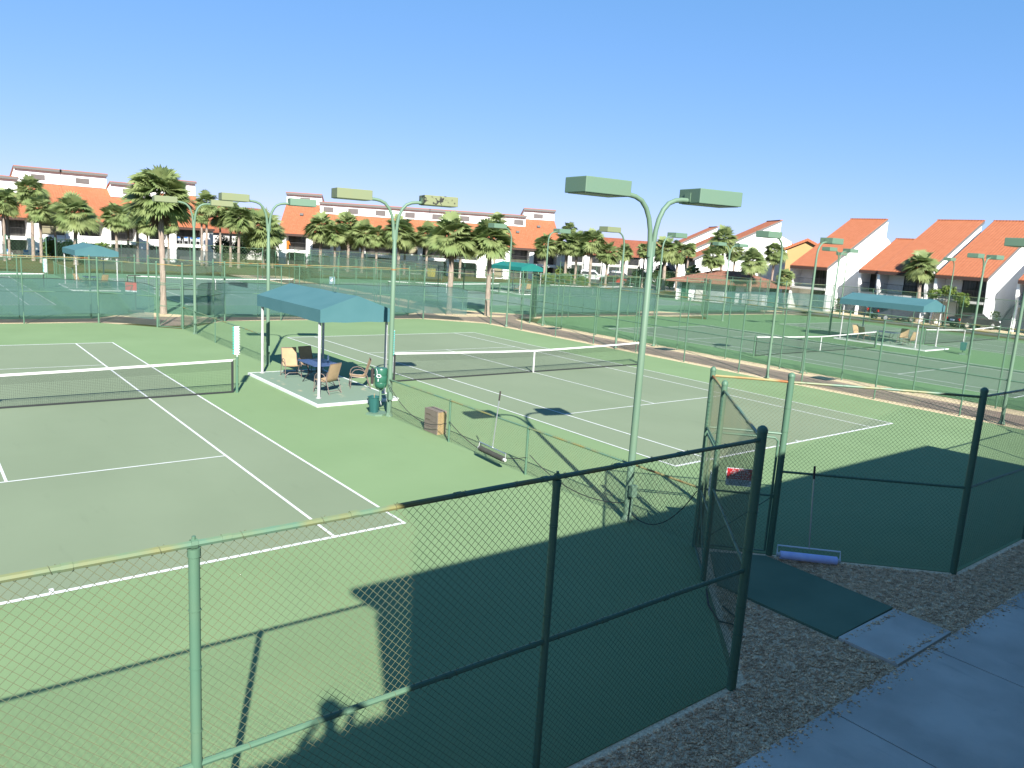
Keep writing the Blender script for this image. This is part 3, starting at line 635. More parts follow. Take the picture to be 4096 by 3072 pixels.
# ------------------------------------------------------------------ shelters with table and chairs
def shelter(label, x0, x1, y0, y1, m, slabname=True, ztop=3.2):
    sl = MB(); a, b_, c, d = x0-.42, x1+.02, y0-.75, y1+.0
    sl.bb(a+.07, b_-.07, c+.07, d-.07, -.03, .075); struct(sl.build('shelter_slab', M_SLAB))
    e = MB()
    for (p, q, r, s) in ((a, a+.07, c, d), (b_-.07, b_, c, d), (a+.07, b_-.07, c, c+.07), (a+.07, b_-.07, d-.07, d)): e.bb(p, q, r, s, -.03, .078)
    struct(e.build('slab_edge', M_LINE))
    cx = (x0+x1)/2; t = thing('canopy_shelter', label, 'canopy shelter', (cx, (y0+y1)/2, 0), 0, 'canvas canopy shelters')
    X0, X1, Y0, Y1 = x0-cx-.06, x1-cx+.06, (y0-y1)/2-.1, (y1-y0)/2+.1; ze, zv = 2.78, 2.40
    cn = MB(); n = 8
    A, B_, C_, D_ = (X0, Y0), (X1, Y0), (X1, Y1), (X0, Y1)
    # two slopes with a slight sag, two gables, four valances
    rows = []
    for j in range(n+1):
        y = Y0+(Y1-Y0)*j/n; sag = .035*math.sin(math.pi*((j*2 % n)/n))
        rows.append([(X0, y, ze), (X0*.5, y, (ze+ztop)/2-sag), (0, y, ztop-sag*.4), (X1*.5, y, (ze+ztop)/2-sag), (X1, y, ze)])
    vs = [p for r in rows for p in r]; fs = []
    for j in range(n):
        for i in range(4): fs.append((j*5+i, j*5+i+1, (j+1)*5+i+1, (j+1)*5+i))
    cn.add(vs, fs)
    for y in (Y0, Y1): cn.poly([(X0, y, ze), (X1, y, ze), (0, y, ztop)])
    for (p, q) in ((A, B_), (B_, C_), (C_, D_), (D_, A)):
        k = 6
        for i in range(k):
            pa = Vector((*p, 0)).lerp(Vector((*q, 0)), i/k); pb = Vector((*p, 0)).lerp(Vector((*q, 0)), (i+1)/k)
            w0 = .012*math.sin(i*2.1); w1 = .012*math.sin((i+1)*2.1)
            cn.poly([(pa.x, pa.y, zv+w0), (pb.x, pb.y, zv+w1), (pb.x, pb.y, ze), (pa.x, pa.y, ze)])
    can = cn.build('canopy', m, t, smooth=True); can.data.set_sharp_from_angle(angle=R(12))
    fr = MB()
    for (p, q) in ((A, B_), (B_, C_), (C_, D_), (D_, A)): fr.tube([(p[0]*.97, p[1]*.97, zv+.06), (q[0]*.97, q[1]*.97, zv+.06)], .022, 6)
    fr.tube([(0, Y0*.97, ztop-.06), (0, Y1*.97, ztop-.06)], .022, 6); fr.build('canopy_frame', M_WPOST, t)
    for sx in (X0+.08, X1-.08):
        for sy in (Y0+.2, Y1-.3):
            q = MB().tube([(sx, sy, .07), (sx, sy, zv+.08)], .045, 12); q.lathe([(.085, 0), (.085, .012), (.05, .02)], (sx, sy, .078), 12); q.build('post', M_WPOST, t, smooth=True)
    return t
M_SLAB = mat('worn_slab_paint', (.215, .305, .225), .85, c2=(.46, .44, .30), vscale=2.2, spec=.2, lo=.60, hi=.74, detail=9, stretch=(1.6, .6, 1))
shelter('teal canvas shelter on white posts between the two near courts', -4.63, -2.34, 9.92, 14.85, M_CANOPY)
shelter('teal canvas shelter beyond the path, in front of the parked suv', 36.4, 39.4, 10.7, 16.1, M_CANOPY)
shelter('far left teal canvas shelter beyond the windscreen', -4.55, -1.9, 50.2, 55.2, M_CANOPY)
shelter('far green canvas shelter right of the two palms', 36.2, 39.0, 51.0, 56.0, M_CANOPY2)

def make_chair(label, loc, rz, m_s=None, group='tan sling chairs around shelter tables'):
    t = thing('sling_chair', label, 'chair', (*loc,), rz, group)
    for s in (-1, 1):
        x = s*.27
        b = MB()
        b.tube([(x, -.27, 0), (x, -.245, .22), (x, -.235, .44), (x, -.21, .55), (x, -.13, .625), (x, 0, .645), (x, .13, .61), (x, .22, .53), (x, .27, .42), (x, .33, .22), (x, .40, .0)], .0125, 7)
        b.build('arm_frame', M_CHAIRF, t, smooth=True)
        b = MB(); b.tube([(x*.93, -.26, .415), (x*.93, 0, .375), (x*.93, .17, .37), (x*.93, .235, .43), (x*.93, .30, .65), (x*.93, .40, .965)], .012, 7)
        b.build('sling_rail', M_CHAIRF, t, smooth=True)
    b = MB(); b.tube([(-.27, -.262, .1), (-.15, -.262, .19), (.15, -.262, .19), (.27, -.262, .1)], .010, 6); b.tube([(-.27, .37, .1), (.27, .37, .1)], .010, 6); b.tube([(-.25, .40, .965), (.25, .40, .965)], .012, 6)
    b.build('stretcher', M_CHAIRF, t, smooth=True)
    prof = [(-.26, .425), (-.1, .385), (.05, .372), (.16, .376), (.215, .41), (.25, .49), (.30, .65), (.35, .81), (.397, .955)]
    n = len(prof); vs = []; cols = 5
    for k in range(2):
        for (y, z) in prof:
            for c in range(cols):
                u = -1+2*c/(cols-1); dip = .02*(1-u*u); vs.append((u*.245, y+(dip if z > .45 else 0)+k*.004, z-(dip if z <= .45 else 0)-k*.008))
    fs = []
    for k in range(2):
        for i in range(n-1):
            for c in range(cols-1):
                a = k*n*cols+i*cols+c; f = (a, a+1, a+cols+1, a+cols); fs.append(f if k == 0 else f[::-1])
    MB().add(vs, fs).build('sling_seat', m_s or M_SLING, t, smooth=True)
    return t
def make_table(label, loc, rz=0.0, sx=.95, sy=1.42):
    t = thing('patio_table', label, 'table', loc, rz, 'navy patio tables under shelters')
    out = []; r = .09
    for (cx, cy, a0) in ((sx/2-r, sy/2-r, 0), (-sx/2+r, sy/2-r, 90), (-sx/2+r, -sy/2+r, 180), (sx/2-r, -sy/2+r, 270)):
        for k in range(5): a = R(a0+k*22.5); out.append((cx+r*math.cos(a), cy+r*math.sin(a), .695))
    MB().prism(out, (0, 0, .024)).build('table_top', M_TABLE, t)
    for x in (-1, 1):
        for y in (-1, 1): MB().tube([(x*.30, y*.42, .695), (x*.20, y*.30, .36), (x*.34, y*.52, .0)], .017, 8).build('leg', M_IRON, t, smooth=True)
    MB().tube([(-.20, -.30, .36), (.20, -.30, .36), (.20, .30, .36), (-.20, .30, .36), (-.20, -.30, .36)], .012, 6).build('stretcher', M_IRON, t, smooth=True)
    return t
ZS = .077
make_table('navy patio table with a water bottle under the near shelter', (-3.62, 12.2, ZS), 0)
ch = make_chair('tan sling chair half in sun at the left of the near table', (-3.98, 13.62, ZS), R(-8))
GC = 'tan sling chairs around shelter tables'
dup(ch, (-3.22, 13.75, ZS), R(10), 'shaded tan sling chair behind the navy table, by the bottle')
dup(ch, (-4.02, 10.78, ZS), R(-158), 'tan sling chair behind the front white post, back turned right')
dup(ch, (-2.72, 11.16, ZS), R(-112), 'tan sling chair apart from the table, beside the green cooler')
make_table('navy patio table under the teal shelter beyond the path', (37.6, 13.3, ZS), 0)
for (x, y, a, lb) in ((37.0, 14.9, -15, 'sunlit tan sling chair facing the viewer at left of the far table'), (36.45, 14.2, 75, 'tan sling chair at the left end beyond the path, side on'), (38.5, 12.6, -80, 'tan sling chair right of the table beyond the path, back to viewer'), (37.3, 11.6, 165, 'tan sling chair nearest the front posts beyond the path')): dup(ch, (x, y, ZS), R(a), lb)
make_table('dark patio table under the far left shelter', (-3.2, 52.8, ZS), 0)
make_table('patio table under the far green shelter', (37.5, 53.6, ZS), 0)
for (x, y, a, lb) in ((38.2, 52.2, 160, 'chair beside the table under the far green shelter, right of it'), (36.9, 52.3, 200, 'chair beside the table under the far green shelter, left of it'), (-4.0, 52.2, 120, 'chair under the far left shelter, left of the table'), (-2.6, 51.9, 200, 'chair under the far left shelter, in front of the table')): dup(ch, (x, y, ZS), R(a), lb)
t = thing('water_bottle', 'clear water bottle standing on the navy table', 'bottle', (-3.26, 12.28, .797))
MB().lathe([(.030, 0), (.033, .01), (.033, .075), (.029, .095), (.033, .115), (.033, .15), (.015, .195), (.013, .21)], n=14).build('bottle_body', M_CLEAR, t, smooth=True)
MB().lathe([(.015, .205), (.015, .225), (.002, .226)], n=12).build('cap', M_WHITE2, t, smooth=True)
MB().lathe([(.0335, .045), (.0335, .085)], n=14).build('paper_label', M_SIGNW, t, smooth=True)

# ------------------------------------------------------------------ cooler, bin and tools along the divider
t = thing('water_cooler', 'dark green water cooler on a bracket at the light pole', 'water cooler', (-3.84, 7.60, 0))
MB().lathe([(.03, .765), (.10, .78), (.150, .815), (.176, .87), (.182, .95), (.178, .96), (.183, .97), (.184, 1.14), (.180, 1.15), (.185, 1.16), (.187, 1.33), (.170, 1.365), (.05, 1.375), (.002, 1.376)], n=24).build('tank', M_COOLER, t, smooth=True)
b = MB()
b.tube([(0, 0, .42), (0, 0, .72)], .034, 10)
for a in range(3): an = R(40+120*a); b.tube([(.02*math.cos(an), .02*math.sin(an), .70), (.15*math.cos(an), .15*math.sin(an), .80), (.172*math.cos(an), .172*math.sin(an), .92)], .012, 6)
b.tube([(0, 0, .60), (.10, -.12, .62), (.16, -.2, .62)], .016, 6); b.build('bracket', M_POLE, t, smooth=True)
b = MB()
b.tube([(-.17, -.06, 1.30), (-.20, -.075, 1.36), (-.175, -.085, 1.30), (-.175, -.09, 1.20)], .008, 6)
c0 = Vector((-.145, -.135, 1.16)); ux = Vector((.66, -.75, 0)); 
ring = [c0+ux*(.062*math.cos(R(k*30)))+Vector((0, 0, .043*math.sin(R(k*30)))) for k in range(13)]; b.tube(ring, .014, 6); b.build('handle', M_WHITE2, t, smooth=True)
b = MB().tube([(-.14, -.10, 1.08), (-.14, -.10, 1.0)], .017, 8); b.build('tap', M_WHITE2, t, smooth=True)
b = MB().tube([(0, 0, .42), (-.01, -.05, .36), (.0, -.06, .30)], .014, 6); b.build('drain_pipe', M_STEEL, t, smooth=True)
t = thing('cup_dispenser', 'brown tube cup dispenser hanging beside the green cooler', 'cup dispenser', (-4.03, 7.76, 0))
MB().lathe([(.045, .90), (.045, 1.32), (.03, 1.335), (.002, 1.336)], n=14).build('tube', M_BROWN, t, smooth=True)
MB().lathe([(.004, .83), (.022, .88), (.026, .905)], n=12).build('paper_cup', M_WHITE2, t, smooth=True)
MB().tube([(.04, -.02, 1.15), (.09, -.06, 1.15)], .012, 6).build('clip', M_WHITE2, t, smooth=True)
t = thing('litter_bin', 'open teal litter bin on a green base at the cooler pole', 'litter bin', (-3.92, 7.80, .055), R(28))
s0, s1, hh = .105, .155, .44
vs = []
for (s, z) in ((s0, .0), (s1, hh), (s1+.012, hh), (s1+.012, hh+.015), (s1-.012, hh+.015), (s1-.012, hh), (s0-.01, .02)):
    for k in range(16):
        a = 2*math.pi*k/16+math.pi/16; ca, sa = math.cos(a), math.sin(a); q = (abs(ca)**5+abs(sa)**5)**(-1/5); vs.append((s*q*ca, s*q*sa, z))
fs = [(i*16+k, i*16+(k+1) % 16, (i+1)*16+(k+1) % 16, (i+1)*16+k) for i in range(6) for k in range(16)]+[tuple(range(15, -1, -1)), tuple(6*16+k for k in range(16))]
MB().add(vs, fs).build('bin_body', M_BIN, t, smooth=True)
MB().tube([(.03, .02, .25), (.035, .03, .53)], .007, 6).build('stick', M_CEDARY, t)
t = thing('bin_base', 'pale green half-octagon base under the teal bin', 'bin base', (-3.86, 7.70, 0), R(28))
MB().prism([(-.27, -.10, 0), (-.14, -.25, 0), (.14, -.25, 0), (.27, -.10, 0), (.27, .22, 0), (-.27, .22, 0)], (0, 0, .055)).build('tray', M_POLE, t)
t = thing('wooden_box', 'weathered cedar box standing behind the low chain-link divider', 'wooden box', (-3.47, 5.27, 0))
for k in range(4): MB().bb(-.145, -.12, -.31, .31, .152*k+.004, .152*k+.148).build('board', M_CEDAR, t)
for k in range(3):
    for ya in (-.30, .275): MB().bb(-.119+.088*k, -.119+.088*k+.083, ya, ya+.025, 0, .60).build('end_board', M_CEDARY, t)
b = MB(); b.bb(.125, .145, -.31, .31, 0, .6); b.bb(-.145, .145, -.31, .31, .602, .622); b.build('back_and_top', M_CEDAR, t)
b = MB(); b.bb(-.148, -.1455, .02, .24, .33, .345); b.bb(-.148, -.1455, .02, .24, .475, .49); b.build('slot', M_TRIM, t)
def roller(label, a, c, htop, m, r, frame_up=.17, name='court_roller'):
    """a,c: ends of the roll axis, htop: top of the handle"""
    a = Vector(a); c = Vector(c); mid = (a+c)/2; d = (c-a).normalized(); t = thing(name, label, 'court roller', (mid.x, mid.y, 0))
    o = Vector((mid.x, mid.y, 0)); up = (Vector(htop)-mid).normalized(); f0 = a-d*.05; f1 = c+d*.05
    MB().tube([a-o, c-o], r, 16).build('roll', m, t, smooth=True)
    b = MB(); b.tube([f0-o, f0-o+up*frame_up, f1-o+up*frame_up, f1-o], .013, 8); b.build('frame', M_STEEL if m is M_FOAM else M_SIGNW, t, smooth=True)
    for e, s in ((a, -1), (c, 1)): MB().tube([e-o, e-o+d*s*.06], r*.55, 10).build('end_cap', M_WHITE2, t, smooth=True)
    hb = mid+up*frame_up; ht = Vector(htop); g = ht-(ht-hb).normalized()*.22
    MB().tube([hb-o, g-o], .0125, 8).build('handle', M_STEEL, t, smooth=True)
    MB().tube([g-o, ht-o], .019, 8).build('grip', M_BROWN, t, smooth=True)
    return t
roller('dark foam court roller hanging on the low divider', (-3.92, 2.62, .27), (-4.0, 1.60, .27), (-3.765, 2.17, 1.71), M_FOAM, .062, .14)
roller('lavender court roller with white frame leaning on the angled wall', (-2.90, -4.72, .10), (-2.26, -5.39, .10), (-2.49, -4.90, 1.66), M_BLUE, .068, .16)
# cables strung along the divider
def cable(label, pts, r=.009, grp='cables strung along the low divider'):
    t = MB().tube(pts, r, 6).build('hanging_cable', M_IRON, None, smooth=True); tag(t, label, 'cable', grp); return t
def cat(a, b_, sag, n=12): a = Vector(a); b_ = Vector(b_); return [a.lerp(b_, k/n)-Vector((0, 0, 4*sag*(k/n)*(1-k/n))) for k in range(n+1)]
cable('sagging dark cable between the cooler pole and wooden box', cat((-3.76, 7.3, .95), (-3.75, 4.32, .48), .42))
cable('sagging dark cable between the wooden box post and dark roller', cat((-3.75, 4.2, .55), (-3.77, 1.1, .42), .33))
cable('thin dark cable running low past the dark roller to nearest pole', cat((-3.76, 1.0, .50), (-3.78, -1.9, .30), .28))
cable('dark cable drooping between the nearest light pole and the gate', cat((-3.80, -2.05, .18), (-3.74, -3.50, 1.0), .42))
t = MB().tube([(-5.0, -4.81, .02), (-5.41, -5.16, .02), (-5.7, -5.57, .02), (-5.59, -5.77, .02), (-5.50, -5.72, .03), (-5.42, -5.66, .03), (-5.28, -5.32, .03)], .014, 6).build('garden_hose', M_IRON, None, smooth=True); tag(t, 'dark hose lying on gravel behind the shaded corner post', 'hose')

# ------------------------------------------------------------------ signs
def plate_sign(label, pos, rz, w, h, name='gate_sign'):
    t = thing(name, label, 'sign', pos, rz, 'red gate signs' if w < .8 else None); return t
t = plate_sign('red and white rules sign wired to the near right gate', (-3.30, -4.01, 1.31), R(-44.5), .62, .44)
# local x runs along the gate, local -y faces the gravel
SX = .45
MB().bb(-SX/2, SX/2, -.045, -.038, -.12, .19).build('sign_plate', M_SIGNW, t)
MB().bb(-SX/2+.010, SX/2-.010, -.048, -.0455, -.005, .18).build('red_field', M_RED, t)
MT = lambda x, z: Matrix.Translation((x, -.0495, z)) @ Matrix.Rotation(R(90), 4, 'X')
for i, s in enumerate(('ALL PLAYERS', 'MUST REGISTER', 'AT PRO SHOP', 'BEFORE PLAYING')): text_mesh(s, .046, M_SIGNW, 'lettering', t, MT(0, .155-.044*i))
b = MB()
for i in range(4): b.bb(-SX*.42, SX*(.42-.06*(i % 2)), -.0475, -.0455, -.030-.024*i, -.020-.024*i)
b.build('small_print', M_PRINT, t)
t = thing('gate_sign', 'small pale sign on the near left gate, seen edge-on', 'sign', (-4.18, -4.02, 1.35), R(42))
MB().bb(-.13, .13, -.045, -.038, -.2, .2).build('sign_plate', M_SIGNW, t)
t = thing('gate_sign', 'faded red sign behind the left windscreen near the tall palm', 'sign', (-4.25, 35.35, 1.45), R(-44), 'red gate signs')
MB().bb(-.33, .33, -.045, -.038, -.22, .22).build('sign_plate', M_RED, t); MB().bb(-.33, .33, -.045, -.038, -.30, -.225).build('white_strip', M_SIGNW, t)
t = thing('court_number_sign', 'court number 4 sign on the far fence above the shelter roof', 'sign', (6.48, Y3N-.03, 2.18), R(-20))
MB().bb(-.17, .17, -.03, -.015, -.24, .24).build('sign_plate', M_SIGNB, t)
text_mesh('4', .46, M_SIGNW, 'numeral', t, Matrix.Translation((0, -.034, 0)) @ Matrix.Rotation(R(90), 4, 'X'), .002)
t = thing('court_roller', 'far roller propped by the red sign behind the windscreen', 'court roller', (-4.1, 35.1, 0))
MB().tube([(0, 0, .2), (0, .1, 2.05)], .018, 6).build('handle', M_IRON, t); MB().tube([(-.35, .1, 2.06), (.3, .1, 2.06)], .03, 8).build('cross_bar', M_IRON, t); MB().tube([(-.4, 0, .1), (.4, 0, .1)], .07, 10).build('roll', M_FOAM, t)
# bin stand beyond the path
t = thing('litter_bin', 'slate litter bin on a stand at the light beyond the path', 'litter bin', (37.3, 8.3, 0), R(20))
MB().box((0, 0, .52), (.30, .30, .5), 0, 1.25).build('bin_body', M_BIN, t); MB().box((0, 0, .03), (.6, .35, .06)).build('tray', M_POLE, t)
b = MB(); b.tube([(.2, 0, .05), (.2, 0, 1.0), (.28, -.02, 1.12), (.5, -.1, 1.08)], .03, 8); b.build('stand', M_POLE, t, smooth=True)
# ------------------------------------------------------------------ townhouses with steep tile roofs
def wall_prism(pts_uz, w0, w1):
    """outline in (u,z) extruded along w (local frame: x=u depth, y=w width)"""
    return MB().prism([(u, w0, z) for u, z in pts_uz], (0, w1-w0, 0))
def townhouse(label, origin, rz, units, wmat=None, group='orange-roofed white townhouses'):
    """local x goes into the house, y along its front; units: dicts w0,w1,kind main/low"""
    wm = wmat or M_WHITE
    t = thing('townhouse', label, 'townhouse', (*origin, 0), rz, group)
    EV, RU, RZ = 4.50, 11.2, 10.05
    sl = (RZ-EV)/RU
    for U in units:
        w0, w1, main = U['w0'], U['w1'], U.get('main', True)
        du = 0 if main else 1.0; ru = RU if main else 7.6; rz_ = EV+.05+sl*(ru-du)
        # roof slab
        rf = MB(); o = .10
        p = [(du-.35, EV-.02), (ru+.05, rz_+.19), (ru+.05, rz_+.42), (du-.35, EV+.22)]
        rf.prism([(u, w0-o, z) for u, z in p], (0, w1-w0+2*o, 0)); roof = rf.build('roof', M_TILE_X, t)
        rc = MB(); rc.bb(ru-.12, ru+.22, w0-o, w1+o, rz_+.34, rz_+.47); rc.build('ridge_cap', M_TILE_X, roof)
        fa = MB(); fa.bb(du-.40, du-.352, w0-o, w1+o, EV-.16, EV+.16); fa.build('fascia', M_TRIM, roof)
        rk = MB()
        for w in (w0-o-.035, w1+o+.005):
            rk.prism([(u, w, z) for u, z in [(du-.35, EV-.10), (ru+.05, rz_+.10), (ru+.05, rz_+.40), (du-.35, EV+.20)]], (0, .03, 0))
        rk.build('rake_board', M_GREYTRIM, roof)
        # back slope
        bk = MB(); bk.prism([(u, w0-o, z) for u, z in [(ru-.1, rz_-1.75), (ru+3.4, rz_-3.6), (ru+3.4, rz_-3.35), (ru-.1, rz_-1.5)]], (0, w1-w0+2*o, 0)); bk.build('rear_roof', M_TILE_X, t)
        # body
        body = MB(); body.prism([(du+1.75, w0+.05, -.1), (ru+3.0, w0+.05, -.1), (ru+3.0, w0+.05, rz_-3.5), (ru-.05, w0+.05, rz_-1.75), (ru-.05, w0+.05, rz_+.12), (du+1.75, w0+.05, EV+.75)], (0, w1-w0-.1, 0))
        body.build('wall', wm, t)
        # balcony
        MB().bb(du+.05, du+1.75, w0+.12, w1-.12, 2.20, 2.42).build('balcony_slab', M_CREAM, t)
        rl = MB(); rl.tube([(du+.12, w0+.15, 3.40), (du+.12, w1-.15, 3.40)], .025, 6); rl.tube([(du+.12, w0+.15, 2.52), (du+.12, w1-.15, 2.52)], .018, 6)
        for k in range(int((w1-w0-.3)/.13)): rl.bb(du+.112, du+.128, w0+.17+k*.13, w0+.186+k*.13, 2.5, 3.4)
        rl.build('railing', M_IRON, t)
        if main:
            g0, g1 = w0+.28, w0+(w1-w0)*.62
            for nm, za, zb in (('balcony_door', 2.44, 4.45), ('ground_door', .12, 2.05)):
                d = MB(); d.bb(du+1.70, du+1.742, g0, g1, za, zb); dd = d.build(nm, M_CURT if nm == 'balcony_door' else M_GLASS, t)
                f = MB()
                for y in (g0, (g0+g1)/2, g1): f.bb(du+1.66, du+1.705, y-.035, y+.035, za, zb)
                f.bb(du+1.66, du+1.705, g0, g1, zb-.04, zb+.04); f.build('door_frame', M_IRON, dd)
        else:
            d = MB().bb(du+1.70, du+1.742, w1-.75, w1-.15, 2.44, 4.3).build('balcony_door', M_GLASS, t)
            MB().bb(du+1.70, du+1.742, w0+.4, w1-.4, .1, 2.0).build('ground_door', M_GLASS, t)
        # wing walls (parallelograms that follow the roof; the outer ones rise with the stair)
        for side in ('w0', 'w1'):
            mode = U.get('near' if side == 'w0' else 'far', 'fin')
            if mode == 'none': continue
            w = U['w0'] if side == 'w0' else U['w1']; a, c = (w-.24, w+.02) if side == 'w0' else (w-.02, w+.24)
            zt = lambda u: EV-.06+sl*(u-du)
            if mode == 'wing':
                pts = [(du+.12, -.1), (2.75, -.1), (7.7, 3.5), (13.0, 7.35), (12.9, 7.72), (ru, rz_-1.6), (ru, rz_+.10), (du-.1, zt(du-.1)), (du+.12, 2.6)]
            else:
                pts = [(du+.05, -.1), (du+1.9, -.1), (du+1.9, zt(du+1.9)), (du-.1, zt(du-.1)), (du-.02, 3.2), (du+.30, 2.35)]
            wall_prism(pts, a, c).build('wing_wall', wm, t)
            if mode == 'wing':
                st = MB()
                for k in range(13): st.bb(2.9+k*.30, 3.2+k*.30, a-1.15, a-.02, -.1+.18*k, .12+.18*k)
                st.build('outside_stair', M_CREAM, t)
                hr = MB().tube([(2.9, a-1.1, 1.0), (6.8, a-1.1, 3.35)], .03, 6); hr.build('stair_rail', M_IRON, t)
    return t
townhouse('orange-roofed townhouse left of the other two, palm before its white end wall', (64, 0), 0, [dict(w0=33.1, w1=37.3, near='wing')])
townhouse('two joined orange-roofed townhouses at right with a palm and wide white end wall', (64, 0), 0, [dict(w0=28.05, w1=29.85, main=False, near='none'), dict(w0=22.85, w1=27.35, near='fin'), dict(w0=17.35, w1=21.75, near='wing')])
townhouse('orange-roofed townhouse cut off by the right edge of the photo', (64, 0), 0, [dict(w0=13.0, w1=15.0, main=False, near='none'), dict(w0=8.0, w1=12.6, near='wing')])
townhouse('white gabled townhouse with one long orange roof edge behind the hut', (71.23, 56.59), R(-35.6), [dict(w0=.1, w1=5.0, near='wing'), dict(w0=14.6, w1=19.2, main=False, near='fin')], group=None)
townhouse('distant white townhouse with a pointed orange roof corner against the sky', (93.9, 84.2), R(-35.6), [dict(w0=.1, w1=4.9, near='wing')], group=None)
# simple gabled / hipped houses further back
def gable_house(label, c, rz, lx, ly, ze, zr, wm, rm, name='house'):
    t = thing(name, label, 'house', (*c, 0), rz); a, b_ = lx/2, ly/2
    MB().prism([(-a, -b_, -.2), (a, -b_, -.2), (a, -b_, ze), (0, -b_, zr), (-a, -b_, ze)], (0, ly, 0)).build('wall', wm, t)
    for s in (-1, 1):
        p = [(0, zr+.08), (s*(a+.5), ze-.5*(zr-ze)/a+.08), (s*(a+.5), ze-.5*(zr-ze)/a+.34), (0, zr+.34)]
        r = MB().prism([(x, -b_-.3, z) for x, z in p], (0, ly+.6, 0)).build('roof', rm, t)
        MB().prism([(x, -b_-.34, z) for x, z in [(0, zr+.02), (s*(a+.52), ze-.5*(zr-ze)/a+.02), (s*(a+.52), ze-.5*(zr-ze)/a+.36), (0, zr+.36)]], (0, .035, 0)).build('rake_board', M_TILE_Y, r)
    return t
def hip_house(label, c, rz, lx, ly, z0, ze, zr, wm, rm, ridge, over=.6, name='house'):
    t = thing(name, label, 'house', (*c, 0), rz); a, b_ = lx/2, ly/2
    MB().bb(-a, a, -b_, b_, z0, ze).build('wall', wm, t)
    A = a+over; B_ = b_+over; r = ridge/2; v = [(-A, -B_, ze), (A, -B_, ze), (A, B_, ze), (-A, B_, ze), (-r, 0, zr), (r, 0, zr), (-A, -B_, ze-.18), (A, -B_, ze-.18), (A, B_, ze-.18), (-A, B_, ze-.18)]
    MB().add(v, [(0, 1, 5, 4), (1, 2, 5), (2, 3, 4, 5), (3, 0, 4), (0, 6, 7, 1), (1, 7, 8, 2), (2, 8, 9, 3), (3, 9, 6, 0), (9, 8, 7, 6)]).build('roof', rm, t)
    return t
t = gable_house('yellow gabled house showing between the white gables', (77.4, 44.0), R(-59), 4.5, 8, 6.55, 7.65, M_YELLOW, M_TILE_X)
MB().bb(-2.2, 2.2, -4.012, -4.005, 3.0, 3.04).build('band_line', M_CREAM, t)
for args in (('far house with brown tile roof left of the nearest light pole', (97, 101), R(-32), 15, 10, -.2, 4.2, 7.6, M_CREAM, M_TILE_B, 9), ('far house with brown tile roof and white rake right of the nearest light pole', (104.5, 97.5), R(-32), 13, 9, -.2, 4.3, 7.4, M_CREAM, M_TILE_B, 8)):  # shade on far houses put into grey wall and brown roof colours
    t = hip_house(*args); yb = -args[4]/2
    for k in range(4):
        u = -args[3]/2+args[3]*(k+.5)/4
        MB().bb(u-1.1, u+1.0, yb-.06, yb-.005, .1, 1.9).build('dark_opening', M_GLASS, t); MB().bb(u-1.1, u+1.0, yb-.06, yb-.005, 2.5, 3.9).build('dark_opening', M_GLASS, t)
        MB().prism([(u+1.25, yb-1.0, -.2), (u+1.75, yb-1.0, -.2), (u+1.75, yb-.3, 3.9), (u+1.25, yb-.3, 3.9)], (0, .3, 0)).build('pier', M_WHITE, t)
hip_house('brown-roofed house glimpsed between the two condo blocks', (30, 121), R(-10), 16, 10, -.2, 4.2, 8.4, M_CREAM, M_TILE_B, 9)
# changing-room hut
t = hip_house('low white hut with a broad brown hip roof beyond the right courts', (60.8, 43.2), R(-58), 11.2, 4.6, -.1, 2.25, 3.6, M_WHITE, M_TILE_H, 3.0, 1.1, name='hut')
for (u, w_) in ((-1.9, 3.1), (2.9, 2.0)):
    f = MB().bb(u-w_/2, u+w_/2, -2.36, -2.305, .15, 1.75).build('window_opening', M_CREAM, t)
for u in (.55, -4.6, 5.0): MB().bb(u-.42, u+.42, -2.40, -2.305, 0, 2.1).build('door', M_HUTDOOR if 'M_HUTDOOR' in globals() else M_COOLER, t)

